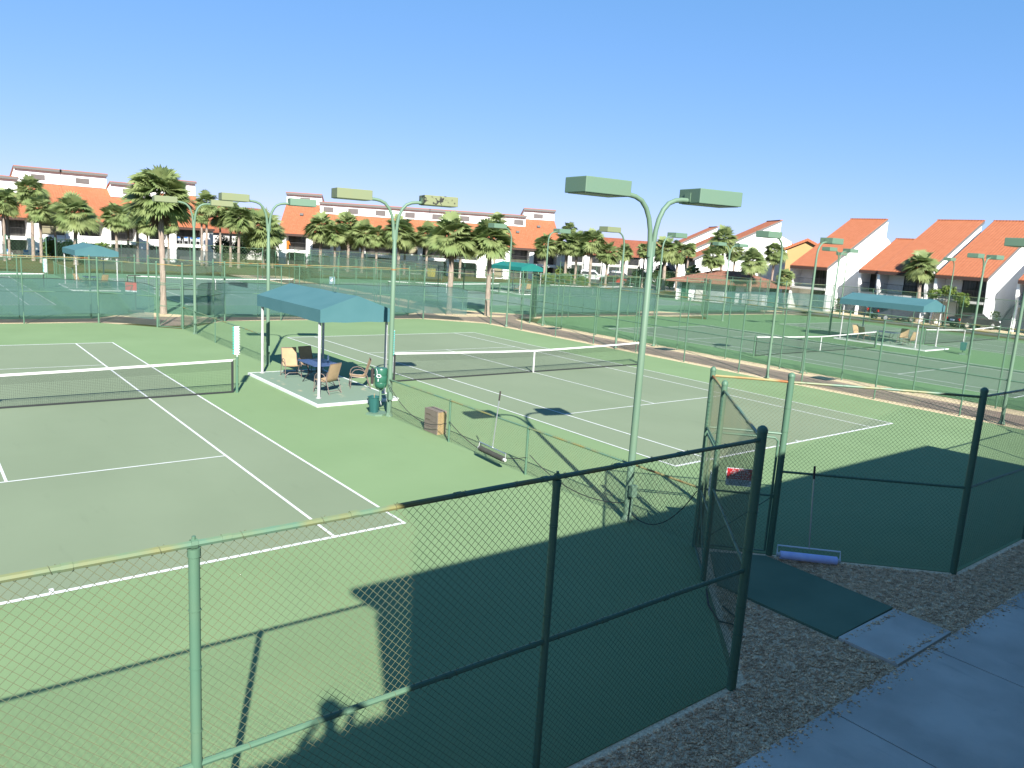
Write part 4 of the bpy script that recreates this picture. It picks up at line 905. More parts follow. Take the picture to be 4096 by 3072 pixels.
# ------------------------------------------------------------------ condo blocks with clerestories
def condo(label, origin, rz, s0, s1, roofs, bays, ze=4.9, slope=.52, tile=None, side_ext=0):
    """local x=s along the front, y=u depth"""
    t = thing('condo_block', label, 'condo block', (*origin, 0), rz, 'long white condo blocks with clerestory roofs')
    UB = 12.0
    MB().prism([(s0, 1.8, -.3), (s0, UB, -.3), (s0, UB, ze+slope*UB*.6), (s0, 8, ze+slope*7.6), (s0, 1.8, ze+slope*1.8-.2)], (s1-s0, 0, 0)).build('wall', M_WHITE, t)
    for (a, b_, uc, zt) in roofs:
        zc = ze+slope*uc
        r = MB().prism([(a-.05, -.45, ze-.45*slope), (a-.05, uc+.1, zc+.05), (a-.05, uc+.1, zc-.25), (a-.05, -.45, ze-.45*slope-.22)], (b_-a+.10, 0, 0)).build('roof', tile or M_TILE_Y, t)
        MB().bb(a-.05, b_+.05, -.50, -.452, ze-.45*slope-.34, ze-.45*slope-.02).build('fascia', M_TRIM, r)
        cl = MB().prism([(a, uc, zc-.4), (a, uc+3.6, zc-.4), (a, uc+3.6, zt-1.1), (a, uc, zt-.05)], (b_-a, 0, 0)).build('clerestory', M_WHITE, t)
        MB().prism([(a-.12, uc-.35, zt-.02), (a-.12, uc+3.8, zt-1.22), (a-.12, uc+3.8, zt-1.0), (a-.12, uc-.35, zt+.16)], (b_-a+.24, 0, 0)).build('clerestory_roof', tile or M_TILE_Y, cl)
        MB().bb(a-.12, b_+.12, uc-.40, uc-.352, zt-.20, zt+.08).build('clerestory_fascia', M_GREYTRIM, cl)
        MB().bb(a-.02, b_+.02, uc-.05, uc-.004, zc-.02, zc+.06).build('flashing', M_GREYTRIM, cl)
    zs0, zs1 = 2.08, 2.42; zh = ze-.25
    for (kind, a, b_, extra) in bays:
        if kind == 'pier':
            MB().prism([(a, -.12, -.3), (a, 1.8, -.3), (a, 1.8, zh+.75), (a, -.12, zh-.05)], (b_-a, 0, 0)).build('pier', M_WHITE, t)
        elif kind == 'win':
            MB().prism([(a, .25, -.3), (a, 1.8, -.3), (a, 1.8, zh+.75), (a, .25, zh+.05)], (b_-a, 0, 0)).build('bay_wall', M_WHITE, t)
            for (za, zb, mm) in ((2.86, 4.42, M_TANSCR), (.15, 1.75, M_TANSCR)):
                w = MB().bb(a+.08, b_-.08, .205, .247, za, zb).build('window', mm, t)
                f = MB(); mid_ = a+(b_-a)*.42
                for x in (a+.08, mid_, b_-.08): f.bb(x-.035, x+.035, .16, .203, za, zb)
                for z in (za, za+(zb-za)*.52, zb): f.bb(a+.08, b_-.08, .162, .201, z-.03, z+.03)
                f.build('window_frame', M_IRON, w)
        else:
            MB().bb(a, b_, .02, 1.8, zs0, zs1).build('balcony_slab', M_WHITE, t)
            g = MB().bb(a+.05, b_-.05, 1.74, 1.79, zs1, zh).build('balcony_door', M_GLASS if kind == 'dark' else M_CURT, t)
            fr = MB()
            for k in range(4): x = a+.1+(b_-a-.2)*k/3; fr.bb(x-.03, x+.03, 1.70, 1.738, zs1, zh)
            fr.build('door_frame', M_IRON, g)
            MB().bb(a+.05, b_-.05, 1.74, 1.79, -.1, zs0-.02).build('patio_door', M_CURT, t)
            if kind == 'balc':
                rl = MB(); rl.tube([(a+.05, .12, 3.42), (b_-.05, .12, 3.42)], .028, 6)
                for k in range(int((b_-a)/.15)): rl.bb(a+.1+k*.15, a+.118+k*.15, .11, .128, zs1, 3.42)
                rl.build('railing', M_IRON, t)
                MB().bb(a, b_, -.05, .018, zs0-.05, zs1-.1).build('slab_edge', M_WHITE, t)
                for x0, sg in ((a, 1), (b_, -1)): MB().prism([(x0, .0, zs0), (x0+sg*.35, .0, zs0), (x0+sg*.1, .0, zs0-.12), (x0, .0, zs0-.4)], (0, .3, 0)).build('arch_corner', M_WHITE, t)
            else:
                MB().bb(a, b_, .05, .22, zs0-.1, 2.84).build('parapet', M_WHITE, t)
    return t
def clere_windows(t, items, z0, z1):
    for (s, u, w_, za, zb) in items:
        MB().bb(s, s+w_, u-.03, u-.004, za, zb).build('clerestory_window', M_GREYSCR, t)
L_ = condo('white condo block at left with stepped clerestories behind tall palms', (0, 98), 0, -16, 19.85,
    [(-16, -7.3, 8, 10.85), (-7.3, -2.15, 5, 9.35), (-2.1, 2.95, 8, 10.85), (3.0, 8.35, 8, 10.85), (8.4, 14.15, 6, 9.85), (14.2, 19.8, 8, 10.95)],
    [('win', -13, -10, 0), ('pier', -10, -9, 0), ('balc', -9, -6, 0), ('pier', -6, -4.5, 0), ('balc', -4.45, -1.9, 0), ('pier', -1.9, -.5, 0), ('win', -.5, 2.05, 0), ('pier', 2.1, 3.55, 0), ('dark', 3.6, 6.2, 0), ('pier', 6.25, 7.1, 0), ('balc', 7.15, 10.1, 0), ('pier', 10.15, 11.6, 0), ('dark', 11.65, 13.95, 0), ('pier', 14.0, 14.95, 0), ('balc', 15.0, 18.45, 0), ('pier', 18.5, 19.75, 0)])
clere_windows(L_, [(-.32, 8, 1.55, 9.45, 10.15), (4.7, 8, 1.6, 9.45, 10.15), (9.9, 6, 1.5, 8.5, 9.2), (16.3, 8, 1.6, 9.55, 10.2), (-5.6, 5, 1.5, 7.9, 8.6)], 0, 0)
M_ = condo('long white condo block in the middle with a row of clerestory windows', (28.5, 95.3), R(-30.4), -.6, 40.3,
    [(-.6, 4.45, 8, 10.55), (4.5, 20.6, 5.6, 9.4), (20.65, 35.3, 5.6, 9.4), (35.35, 40.2, 8, 10.6)],
    [('pier', -.5, .5, 0), ('balc', .55, 3.2, 0), ('pier', 3.25, 4.1, 0), ('win', 4.1, 6.6, 0), ('pier', 6.6, 8.0, 0), ('win', 8.0, 10.6, 0), ('pier', 10.65, 11.35, 0), ('balc', 11.4, 15.3, 0), ('pier', 15.35, 16.3, 0), ('win', 16.3, 18.9, 0), ('pier', 18.95, 19.65, 0), ('balc', 19.7, 23.2, 0), ('pier', 23.25, 24, 0), ('balc', 24.05, 27.6, 0), ('pier', 27.65, 28.85, 0), ('win', 28.9, 31.5, 0), ('pier', 31.55, 32.6, 0), ('balc', 32.65, 35.3, 0), ('pier', 35.35, 36.0, 0), ('balc', 36.05, 39.4, 0), ('pier', 39.45, 40.2, 0)])
clere_windows(M_, [(1.3, 8, 1.5, 9.4, 10.05)]+[(s, 5.6, 1.5, 8.05, 8.85) for s in (4.95, 8.55, 12.6, 16.95, 21.0, 25.2, 29.4, 33.5)]+[(36.9, 8, 1.5, 9.3, 10.0)], 0, 0)

for (s_, u_) in ((2.0, 4.6), (10.2, 3.2), (37.4, 5.6), (33.9, 3.6)): MB().box((s_, u_, 4.9+.52*u_+.22), (.5, .4, .3)).build('roof_vent', M_GREYTRIM, M_)
# patio and balcony chairs at the condo blocks
def small_chair(label, loc, rz, seat, frame):
    t = thing('patio_chair', label, 'patio chair', loc, rz, 'chairs at the left condo block'); b = MB()
    for x in (-.25, .25):
        b.tube([(x, -.25, 0), (x, -.25, .62), (x, .25, .62), (x, .28, 0)], .03, 6); b.tube([(x, .2, .4), (x, .35, 1.0)], .03, 6)
    b.build('frame', frame, t); s = MB(); s.box((0, 0, .42), (.5, .5, .05)); s.prism([(-.24, .22, .44), (.24, .22, .44), (.24, .36, .98), (-.24, .36, .98)], (0, .04, 0)); s.build('seat', seat, t); return t
pc = small_chair('white and blue chair on the right balcony of the left condo block, leftmost', (15.6, 98.6, 2.42), R(20), M_WHITE2, M_WHITE2); MB().box((0, .30, .86), (.42, .12, .26)).build('blue_headrest', M_BLUECH, pc)
for (p, a, lb) in (((16.4, 98.6, 2.42), -15, 'white and blue balcony chair second from left, by the light pole'), ((17.35, 98.7, 2.42), 25, 'white and blue balcony chair just right of the light pole'), ((17.95, 98.6, 2.42), -20, 'white and blue balcony chair nearest the white end wall'),
    ((-4.2, 94.5, 0), 10, 'blue patio chair beyond the grey windscreen, leftmost'), ((-2.6, 94.2, 0), -12, 'blue patio chair beyond the grey windscreen, second from left'), ((-1.2, 94.6, 0), 15, 'blue patio chair beyond the grey windscreen, second from right'), ((.1, 94.2, 0), -8, 'blue patio chair beyond the grey windscreen, nearest the white slide')): dup(pc, p, R(a), lb)
t = thing('storage_bin', 'yellow bin on the lawn at the foot of the middle condo block', 'bin', (43.2, 79.2, 0)); MB().box((0, 0, .55), (.75, .7, 1.1), .2, 1.1).build('bin_body', M_YBIN, t); MB().box((0, 0, 1.13), (.9, .85, .08), .2).build('lid', M_YBIN, t)
M_.update_tag()
tag(MB().box((29.15, 95.0, 3.0), (.32, .12, 1.25), .4).prism([(29.0, 94.9, 3.55), (29.35, 94.9, 3.5), (29.5, 94.9, 3.0)], (0, .08, 0)).build('beach_towel', M_ORANGE), 'orange towel hanging at the left balcony of the middle condo block', 'towel')

# ------------------------------------------------------------------ cars
def car(label, loc, rz, paint, kind='suv'):
    t = thing('parked_car', label, 'car', (*loc, .0), rz, 'cars parked by the courts and condos')
    if kind == 'suv':
        prof = [(-2.25, .35), (-2.30, .75), (-2.22, 1.02), (-1.95, 1.62), (-1.7, 1.72), (.3, 1.70), (.95, 1.12), (2.0, 1.02), (2.28, .85), (2.3, .35)]; wl = 1.0; rf = 1.70
        glass = [(-1.92, 1.08), (-1.72, 1.58), (.22, 1.57), (.78, 1.10)]; hw = .90
    else:
        prof = [(-2.25, .32), (-2.3, .7), (-2.2, .92), (-1.45, .98), (-.85, 1.38), (.25, 1.40), (1.0, .95), (2.0, .84), (2.25, .68), (2.28, .32)]; wl = .92
        glass = [(-1.28, .96), (-.80, 1.30), (.20, 1.31), (.82, .93)]; hw = .86
    b = MB(); rows = []; ys = [(-hw, .86), (-hw*.93, 1.0), (-hw*.55, 1.03), (0, 1.04), (hw*.55, 1.03), (hw*.93, 1.0), (hw, .86)]
    for (y, k) in ys:
        r = []
        for (x, z) in prof:
            zz = z if z < .6 else .6+(z-.6)*k; yy = y if z <= wl else y*(1-.20*(z-wl)/(.8)); r.append((x*(.985 if abs(y) == hw else 1), yy, zz))
        rows.append(r)
    n = len(prof); vs = [p for r in rows for p in r]; fs = []
    for j in range(len(rows)-1):
        for i in range(n): fs.append((j*n+i, (j+1)*n+i, (j+1)*n+(i+1) % n, j*n+(i+1) % n))
    fs.append(tuple(range(n-1, -1, -1))); fs.append(tuple((len(rows)-1)*n+i for i in range(n)))
    b.add(vs, fs); bd = b.build('body', paint, t, smooth=True)
    for s in (-1, 1):
        y0 = lambda z: s*(hw*(1-.20*max(0, z-wl)/.8)+.006)
        MB().poly([(x, y0(.6+(z-.6)*.9), z*.97) for x, z in glass]).build('side_window', M_GLASS, t)
    def screen(i, nm, mm, a0, a1):
        (xa, za), (xb, zb) = prof[i], prof[i+1]; nrm = Vector((zb-za, 0, -(xb-xa))).normalized()
        if i >= 5: pass
        off = .012; sgn = -1 if i < 4 else 1
        P = lambda f, y: (xa+(xb-xa)*f+sgn*off, y*(1-.2*max(0, za+(zb-za)*f-wl)/.8)*.9, (za+(zb-za)*f)*1.02+.012)
        MB().poly([P(a0, -hw), P(a0, hw), P(a1, hw), P(a1, -hw)]).build(nm, mm, t)
    screen(2 if kind == 'suv' else 3, 'rear_window', M_GLASS, .12, .86); screen(5, 'windscreen', M_GLASS, .10, .88)
    for s in (-1, 1):
        MB().box((-2.22, s*(hw-.12), .98 if kind == 'suv' else .78), (.14, .24, .22)).build('tail_light', M_TAIL, t)
        MB().box((2.2, s*(hw-.15), .72), (.16, .28, .16)).build('headlight', M_HEADL, t)
        for x in (-1.4, 1.42):
            w = MB().lathe([(.20, -.11), (.33, -.11), (.34, -.06), (.34, .06), (.33, .11), (.20, .11)], n=20)
            w.v = [(x+a, s*(hw-.10)+c, .34+b_) for a, b_, c in w.v]; ww = w.build('wheel', M_RUBBER, t, smooth=True)
            r = MB().lathe([(.02, -.118), (.21, -.115), (.21, .115), (.02, .118)], n=14); r.v = [(x+a, s*(hw-.10)+c, .34+b_) for a, b_, c in r.v]; r.build('rim', M_CHROME, ww)
    MB().box((-2.31, 0, .70), (.02, .5, .14)).build('number_plate', M_SIGNW, t)
    MB().box((-2.27, 0, .42), (.12, 1.6, .16)).build('bumper', M_RUBBER, t)
    if kind == 'suv':
        for s in (-1, 1): MB().tube([(-1.6, s*.66, 1.80), (.2, s*.66, 1.79)], .03, 6).build('roof_rail', M_CHROME, t)
    return t
car('charcoal suv with lit red tail lamp behind the teal shelter', (61.0, 24.1), R(-28), M_CARD, 'suv')
car('dark sedan parked before the hedge at the right townhouses', (63.6, 17.9), R(-25), M_CARK, 'sedan')
c = car('red car parked furthest right by the dark bush', (76.0, 71.6), R(-40), M_CARR, 'sedan')
car('red car parked left of the other red car', (72.2, 72.4), R(-52), M_CARR, 'sedan')
car('white car parked behind the left red car', (74.6, 79.8), R(-42), M_CARW, 'suv')
car('black car parked behind the two red cars', (79.6, 78.2), R(-42), M_CARK, 'suv')
# ------------------------------------------------------------------ palms
def fan_leaf(acc, base, az, el, pet, fan, blades, segs, droop, lrng, roll=0.0):
    """one costapalmate leaf: arching petiole + folded fan of narrow blades"""
    ca, sa = math.cos(az), math.sin(az); rad = Vector((ca, sa, 0)); tan_ = Vector((-sa, ca, 0)); upv = Vector((0, 0, 1)); o = Vector(base)
    e = el; p = o.copy(); pts = [p.copy()]
    for k in range(3): p = p+(rad*math.cos(e)+upv*math.sin(e))*(pet/3); pts.append(p.copy()); e -= droop*.16
    for k in range(3): acc.add([pts[k]-tan_*.015, pts[k]+tan_*.015, pts[k+1]+tan_*.015, pts[k+1]-tan_*.015], [(0, 1, 2, 3)])
    f = rad*math.cos(e)+upv*math.sin(e); n0 = -rad*math.sin(e)+upv*math.cos(e)
    s_ = tan_*math.cos(roll)+n0*math.sin(roll); n_ = n0*math.cos(roll)-tan_*math.sin(roll); p = pts[-1]
    for b in range(blades):
        q = -1+2*b/(blades-1); ang = q*R(118)+lrng.uniform(-.04, .04); L_ = fan*(1-.30*abs(q)**1.6)*lrng.uniform(.86, 1.1)
        d = f*math.cos(ang)+s_*math.sin(ang)+n_*(.30*abs(math.sin(ang))); d.normalize(); sd = d.cross(n_).normalized()
        wb = .046*fan/.5*(1-.25*abs(q)); prev = None
        for k in range(segs+1):
            t = k/segs; l = L_*t; wk = wb*(.30+2.4*t*(1-t))*(1 if k < segs else .05)
            c = p+d*l-upv*(droop*(.06*t+.62*t**2.4)*L_*(1 if d.z > -.6 else .3))
            cur = (c-sd*wk, c+sd*wk)
            if prev: acc.add([prev[0], prev[1], cur[1], cur[0]], [(0, 1, 2, 3)])
            prev = cur
def crown_mesh(seed, leaves, blades, segs, low=-50):
    lr = random.Random(seed); a = MB()
    for i in range(leaves):
        f = (i+.5)/leaves; sn = 1-(1-math.sin(R(low)))*f; el = math.asin(max(-1, min(1, sn)))+R(lr.uniform(-8, 8)); az = i*2.39996+lr.uniform(-.3, .3)
        fan_leaf(a, (0, 0, .08-.22*f), az, el, lr.uniform(.30, .56), lr.uniform(.42, .60), blades, segs, lr.uniform(.25, .75), lr, R(lr.uniform(-38, 38)))
    return a
def skirt_mesh(seed, leaves):
    lr = random.Random(seed); a = MB()
    for i in range(leaves): fan_leaf(a, (0, 0, -.22-.12*lr.random()), i*2.39996, R(lr.uniform(-86, -58)), lr.uniform(.12, .30), lr.uniform(.20, .34), 9, 2, .9, lr, R(lr.uniform(-40, 40)))
    return a
def mesh_of(mb, name, m, smooth=False):
    o = mb.build(name, m, None, smooth=smooth); me = o.data; bpy.data.objects.remove(o); return me
CROWNS = [mesh_of(crown_mesh(11+i, 60, 21, 2, -52), 'crown', M_LEAF) for i in range(4)]
CROWN_BIG = [mesh_of(crown_mesh(41+i, 66, 28, 3, -28), 'crown', M_LEAF) for i in range(2)]
SKIRT = mesh_of(skirt_mesh(3, 40), 'dead_fronds', M_LEAFD); SKIRT_S = mesh_of(skirt_mesh(5, 10), 'dead_fronds', M_LEAFD)
def trunk_mesh(seed, taper):
    lr = random.Random(seed); pts = []; rs = []
    for k in range(15): f = k/14; pts.append((.05*math.sin(f*2.2+seed)*f, .05*math.sin(f*1.7+seed*2)*f, f)); rs.append((1.18-.30*f if f < .2 else 1.0-.10*f)*(1+lr.uniform(-.05, .05))*(1.0 if f < .93 else 1.22))
    b = MB().tube(pts, rs, 10); v = b.v
    b.v = [(x, y, z) for x, y, z in v]; return b
TR = []
for i in range(3):
    b = MB(); lr = random.Random(70+i); pts = []; rs = []
    for k in range(17):
        f = k/16; pts.append((.5*math.sin(f*2+i)*f, .5*math.sin(f*1.6+2*i)*f, f)); rs.append((1.25-.25*min(1, f/.15))*(1-.12*f)*(1+lr.uniform(-.06, .06))*(1.25 if f > .93 else 1))
    n = 10; vs = []; fs = []
    for p, r_ in zip(pts, rs):
        for k in range(n): an = 2*math.pi*k/n; rr = r_*(1+lr.uniform(-.04, .04)); vs.append((p[0]+rr*math.cos(an), p[1]+rr*math.sin(an), p[2]))
    for j in range(len(pts)-1):
        for k in range(n): fs.append((j*n+k, j*n+(k+1) % n, (j+1)*n+(k+1) % n, (j+1)*n+k))
    b.add(vs, fs); TR.append(mesh_of(b, 'trunk', M_TRUNK, True))
def palm(label, x, y, zc, r, base=None, big=False, skirt=False, tr=.17, i=[0]):
    i[0] += 1; bx, by = base if base else (x, y)
    t = thing('palm_tree', label, 'palm tree', (bx, by, -.03), 0, 'fan palms around the courts')
    k = i[0]; sc = r/(.88 if big else .79); top = zc-.02*r
    tk = bpy.data.objects.new('trunk', TR[k % 3]); COL.objects.link(tk); tk.parent = t; rt = tr*min(1.25, max(.8, r/1.6))
    tk.scale = (rt, rt, top)
    lx, ly = .5*math.sin(2+(k % 3))*rt, .5*math.sin(1.6+2*(k % 3))*rt
    dx, dy = x-bx, y-by
    if base: # lean the trunk to its crown
        tk.rotation_euler = (-math.atan2(dy-ly, top), math.atan2(dx-lx, top), 0)
    else: dx, dy = lx, ly
    cr = bpy.data.objects.new('crown', CROWN_BIG[k % 2] if big else CROWNS[k % 4]); COL.objects.link(cr); cr.parent = t
    cr.location = (dx, dy, top); cr.scale = (sc, sc, sc*.98); cr.rotation_euler = (0, 0, k*1.37)
    if skirt is not None:
        sk = bpy.data.objects.new('dead_fronds', SKIRT if skirt else SKIRT_S); COL.objects.link(sk); sk.parent = t; sk.location = (dx, dy, top); sk.scale = (sc,)*3; sk.rotation_euler = (0, 0, k)
    return t
P_ = [
 ('palm with trunk cut by the photo left edge', -5.2, 88, 6.25, 1.5), ('palm whose yellowing fronds hang just right of the left photo edge', -4.5, 91, 6.05, 1.2),
 ('tall palm covering the lower left clerestory of the left condo', -2.35, 90, 7.7, 1.65), ('palm below the tall one, in front of the tan condo window', -2.1, 86, 5.8, 1.45), ('palm half hidden behind the full round crown at left', -.15, 90, 5.4, 1.25),
 ('full round crowned palm before the dark recess of the left condo', .86, 84, 5.55, 2.05), ('palm with slim trunk just above the far left shelter roof', 5.7, 88, 5.5, 1.65), ('palm right of the slim-trunked one, crown merging with it', 7.8, 92, 5.7, 1.4),
 ('palm immediately left of the nearest tall palm crown', 8.4, 90, 6.0, 1.6), ('short palm showing under the nearest tall palm crown, left side', 9.5, 90, 4.8, 1.25), ('short palm showing under the nearest tall palm crown, right side', 11.9, 90, 4.9, 1.15),
 ('tall narrow palm behind the far gate light heads', 16.45, 90, 7.9, 1.5), ('palm with broken dead fronds beside the tall narrow one', 15.85, 90, 6.3, 1.1), ('palm at the right end of the left condo, leftmost of its clump', 18.8, 92, 6.35, 1.3), ('middle palm of the clump at the right end of the left condo', 19.45, 90, 6.85, 1.6), ('palm nearest the viewer in the clump right of the left condo', 19.45, 87, 6.3, 1.7),
 ('broad palm just left of the light behind the teal shelter', 23.35, 89, 5.1, 2.6), ('palm half hidden right of the broad one, by the orange towel', 25.1, 90.3, 4.6, 1.6),
 ('palm before the first tan window of the middle condo', 30.5, 87.2, 5.85, 2.0), ('low palm with dark trunk before the second tan window', 31.7, 85.3, 5.1, 1.65), ('tall palm reaching the clerestory before the second tan window', 34.1, 86.2, 6.3, 1.85), ('palm right of the tall clerestory-high one', 35.3, 84.4, 5.3, 1.85), ('palm before the long balcony of the middle condo', 36.9, 83.4, 5.1, 1.55), ('large palm directly behind the olive-headed court light', 39.0, 81, 5.9, 2.25), ('palm with dark trunk just right of the olive-headed light pole', 40.7, 82.3, 5.3, 1.7), ('palm beside the yellow bin, left of the left big palm', 43.3, 80.8, 5.7, 1.75), ('palm partly behind the left big palm crown', 46.8, 77.6, 4.9, 1.7), ('tall palm behind the right big palm crown', 52.1, 76.8, 8.0, 1.45),
 ('palm before the right end balcony of the middle condo', 57.7, 72.4, 5.3, 1.7), ('leftmost palm of the clump right of the middle condo', 61.0, 71.6, 5.95, 1.75), ('highest crown in the clump right of the middle condo', 61.8, 72.3, 7.6, 1.15), ('palm in the middle of the clump right of the middle condo', 61.6, 70.1, 5.85, 1.75), ('thick-trunked palm under the pale single light head', 62, 67.5, 6.15, 1.9),
 ('palm between the pale single light and the red cars', 64, 66.3, 4.85, 1.6), ('small palm left of the nearest light pole, above the red cars', 68.9, 67.7, 5.0, 1.25), ('small palm just left of the nearest light pole shaft', 71.2, 65.9, 5.5, 1.15), ('small palm crown before the shaded white townhouse front', 66.5, 54.1, 5.8, .95),
 ('tall dark-hearted palm behind the small twin light and hut', 61.7, 45.2, 7.2, 1.55), ('palm with bright fronds left of the small twin light', 58.9, 44.4, 5.1, 1.3), ('low palm at the left end of the hut roof', 60.2, 48.1, 3.05, 1.0), ('palm casting shadow on the white gable behind the hut', 64.4, 45.4, 5.8, 1.1), ('palm with rough trunk rising in front of the hut roof', 58.9, 39, 4.9, 1.45), ('palm overlapping the yellow gabled house', 64.5, 40.1, 6.0, 1.3)]
for i, (lb, x, y, z, r) in enumerate(P_): palm(lb, x, y, z, r, skirt=(i % 4 == 2))
palm('nearest tall palm with shaggy dead fronds, rising beside the far gate', -2.71, 35.3, 6.5, 1.80, (-2.80, 34.55), True, True, .145)
palm('left of the two big palms at the path crossing', 15.75, 33.5, 5.35, 1.72, (15.40, 33.0), True, True, .18)
palm('right of the two big palms at the path crossing', 18.35, 32.6, 5.3, 1.62, (18.02, 32.1), True, None, .17)
palm('palm with pale trunk standing left of the red cars hedge', 70.68, 61.7, 5.7, 1.85, (70.1, 60.9), False, None, .22)
palm('palm right of the pale-trunked one by the red cars hedge', 73.1, 61.4, 5.45, 1.65, (72.6, 60.65), False, None, .17)
palm('small palm at the left corner of the leftmost orange-roofed townhouse', 61.8, 36.7, 3.4, .95, (61.5, 36.2), False, None, .17)
palm('palm against the white end wall of the leftmost big townhouse', 73.4-3.5, 36.7-2.1, 4.3, 1.45, (69.4, 34.2), False, None, .2)
palm('palm before the joined townhouses, trunk beside the dark balcony door', 64.2, 23.6, 5.45, 1.55, (63.6, 22.9), False, None, .2)

# ------------------------------------------------------------------ shrubs
def bush_mesh(mb, c, rad, n, size, lr, box=False):
    for _ in range(n):
        if box: p = [lr.uniform(-1, 1) for _ in range(3)]; k = lr.randrange(3); p[k] = math.copysign(lr.uniform(.82, 1.03), p[k])
        else:
            while True:
                p = [lr.uniform(-1, 1) for _ in range(3)]; q = math.sqrt(sum(a*a for a in p))
                if .45 < q < 1: break
            bump = .82+.22*math.sin(p[0]*5+p[1]*4)*math.cos(p[2]*5+c[0]); p = [a*bump for a in p]
        pos = Vector((c[0]+p[0]*rad[0], c[1]+p[1]*rad[1], max(.02, c[2]+p[2]*rad[2])))
        d = Vector([lr.gauss(0, 1) for _ in range(3)]).normalized(); e = d.orthogonal().normalized(); s = size*lr.uniform(.6, 1.4)
        mb.add([pos-d*s, pos+e*s*.5, pos+d*s, pos-e*s*.5], [(0, 1, 2, 3)])
def bush(label, x, y, parts, m=None, n=900, size=.14, box=False, name='shrub', cat='shrub'):
    lr = random.Random(label); t = thing(name, label, cat, (x, y, -.02)); a = MB()
    for (dx, dy, z, rx, ry, rz_) in parts: bush_mesh(a, (dx, dy, z), (rx, ry, rz_), int(n*max(.35, rx*rz_/1.2)), size, lr, box)
    a.build('foliage', m or M_HEDGE, t); st = MB()
    for (dx, dy, z, rx, ry, rz_) in parts:
        for k in range(3): st.tube([(dx*.6+.1*k-.1, dy, 0), (dx+lr.uniform(-.4, .4)*rx, dy+lr.uniform(-.4, .4)*ry, z+.3*rz_)], [.05, .02], 5)
    st.build('stems', M_BARK, t); return t
bush('rounded green shrubs left of the far left shelter roof', .6, 92, [(-.8, 0, 1.5, 1.2, .8, 1.3), (.9, 0, 1.4, 1.0, .8, 1.2)])
bush('spreading green shrubs behind the far left shelter roof', 4.7, 93, [(-1.2, 0, 1.2, 1.2, .8, 1.1), (.6, .2, 1.4, 1.3, .9, 1.1), (1.7, 0, 1.0, .8, .6, .9)])
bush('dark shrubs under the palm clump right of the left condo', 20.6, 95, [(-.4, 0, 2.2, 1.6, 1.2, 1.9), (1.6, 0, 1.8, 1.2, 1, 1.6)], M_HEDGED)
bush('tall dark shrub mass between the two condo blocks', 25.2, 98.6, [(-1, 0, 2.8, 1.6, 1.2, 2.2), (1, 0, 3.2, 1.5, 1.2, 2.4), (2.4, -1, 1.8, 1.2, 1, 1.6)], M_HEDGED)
bush('shrub below the left balcony of the middle condo', 26.0, 92.8, [(0, 0, 1.2, 1.1, .8, 1.2)])
bush('green hedge clumps right of the middle condo', 62.6, 73.0, [(-1, 0, 1.4, 1.3, .9, 1.3), (1.2, .5, 1.3, 1.2, .9, 1.2), (3, 1, 1.1, 1, .8, 1)])
bush('wide low green shrub bed at the lawn edge before the parking lot', 57.4, 67.4, [(-2, 1.2, .7, 1.5, .9, .9), (0, 0, .8, 1.5, .9, 1.0), (2, -1.2, .7, 1.4, .9, .9)])
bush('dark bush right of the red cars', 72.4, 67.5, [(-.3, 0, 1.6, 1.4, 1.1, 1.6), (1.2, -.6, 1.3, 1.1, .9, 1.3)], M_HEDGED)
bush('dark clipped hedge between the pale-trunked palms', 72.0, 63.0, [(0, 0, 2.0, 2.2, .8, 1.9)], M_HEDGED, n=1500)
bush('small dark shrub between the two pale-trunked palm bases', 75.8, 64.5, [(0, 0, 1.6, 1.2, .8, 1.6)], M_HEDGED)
bush('spreading fine-leaved tree before the right townhouse balcony', 62.6, 20.05, [(-.7, .9, 2.95, .95, .8, .55), (.2, .1, 3.25, .95, .8, .65), (.6, -.9, 2.75, .9, .8, .6), (.1, -1.5, 2.35, .55, .5, .5)], M_HEDGE, n=1500, size=.10, name='small_tree', cat='tree')
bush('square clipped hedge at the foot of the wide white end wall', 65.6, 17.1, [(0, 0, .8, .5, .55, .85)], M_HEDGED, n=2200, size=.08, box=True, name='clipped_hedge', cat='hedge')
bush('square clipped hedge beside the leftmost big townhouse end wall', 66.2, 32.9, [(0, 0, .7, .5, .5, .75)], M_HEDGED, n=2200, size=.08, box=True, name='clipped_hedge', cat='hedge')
bush('low hedge strip along the front of the joined townhouses', 64.6, 25.6, [(0, 1.4, .35, .4, 1.0, .4), (0, -.6, .35, .4, 1.0, .4)], M_HEDGE, n=900, size=.08)
bush('distant pine top between the left and middle condo blocks', 41.5, 142, [(0, 0, 7.6, 1.6, 1.4, 1.5)], M_HEDGED, name='pine_tree', cat='tree')

# ------------------------------------------------------------------ clubhouse behind the viewer (casts the foreground shade)
t = thing('clubhouse', 'white clubhouse behind the viewer whose eave shades the near court', 'clubhouse', (-13.84, -11.72, 0))
MB().bb(0, 18.3, -9.5, 0, -.1, 6.52).build('wall', M_BEIGE, t)
MB().prism([(.05, .84, 6.54), (.05, -3.4, 7.12), (.05, -9.9, 6.5), (.05, -9.9, 6.42), (.05, -3.4, 6.98), (.05, .84, 6.42)], (18.42, 0, 0)).build('roof', M_TILE_Y, t)
for k in range(5):
    w = MB().bb(1.2+3.4*k, 3.0+3.4*k, .0, .03, 4.3, 5.9).build('window', M_GLASS, t); MB().bb(1.15+3.4*k, 3.05+3.4*k, .031, .05, 4.22, 4.3).build('sill', M_WHITE, w)
t2 = thing('stair_deck', 'raised white deck where the photographer stands', 'deck', (-16.6, -11.25, 0))
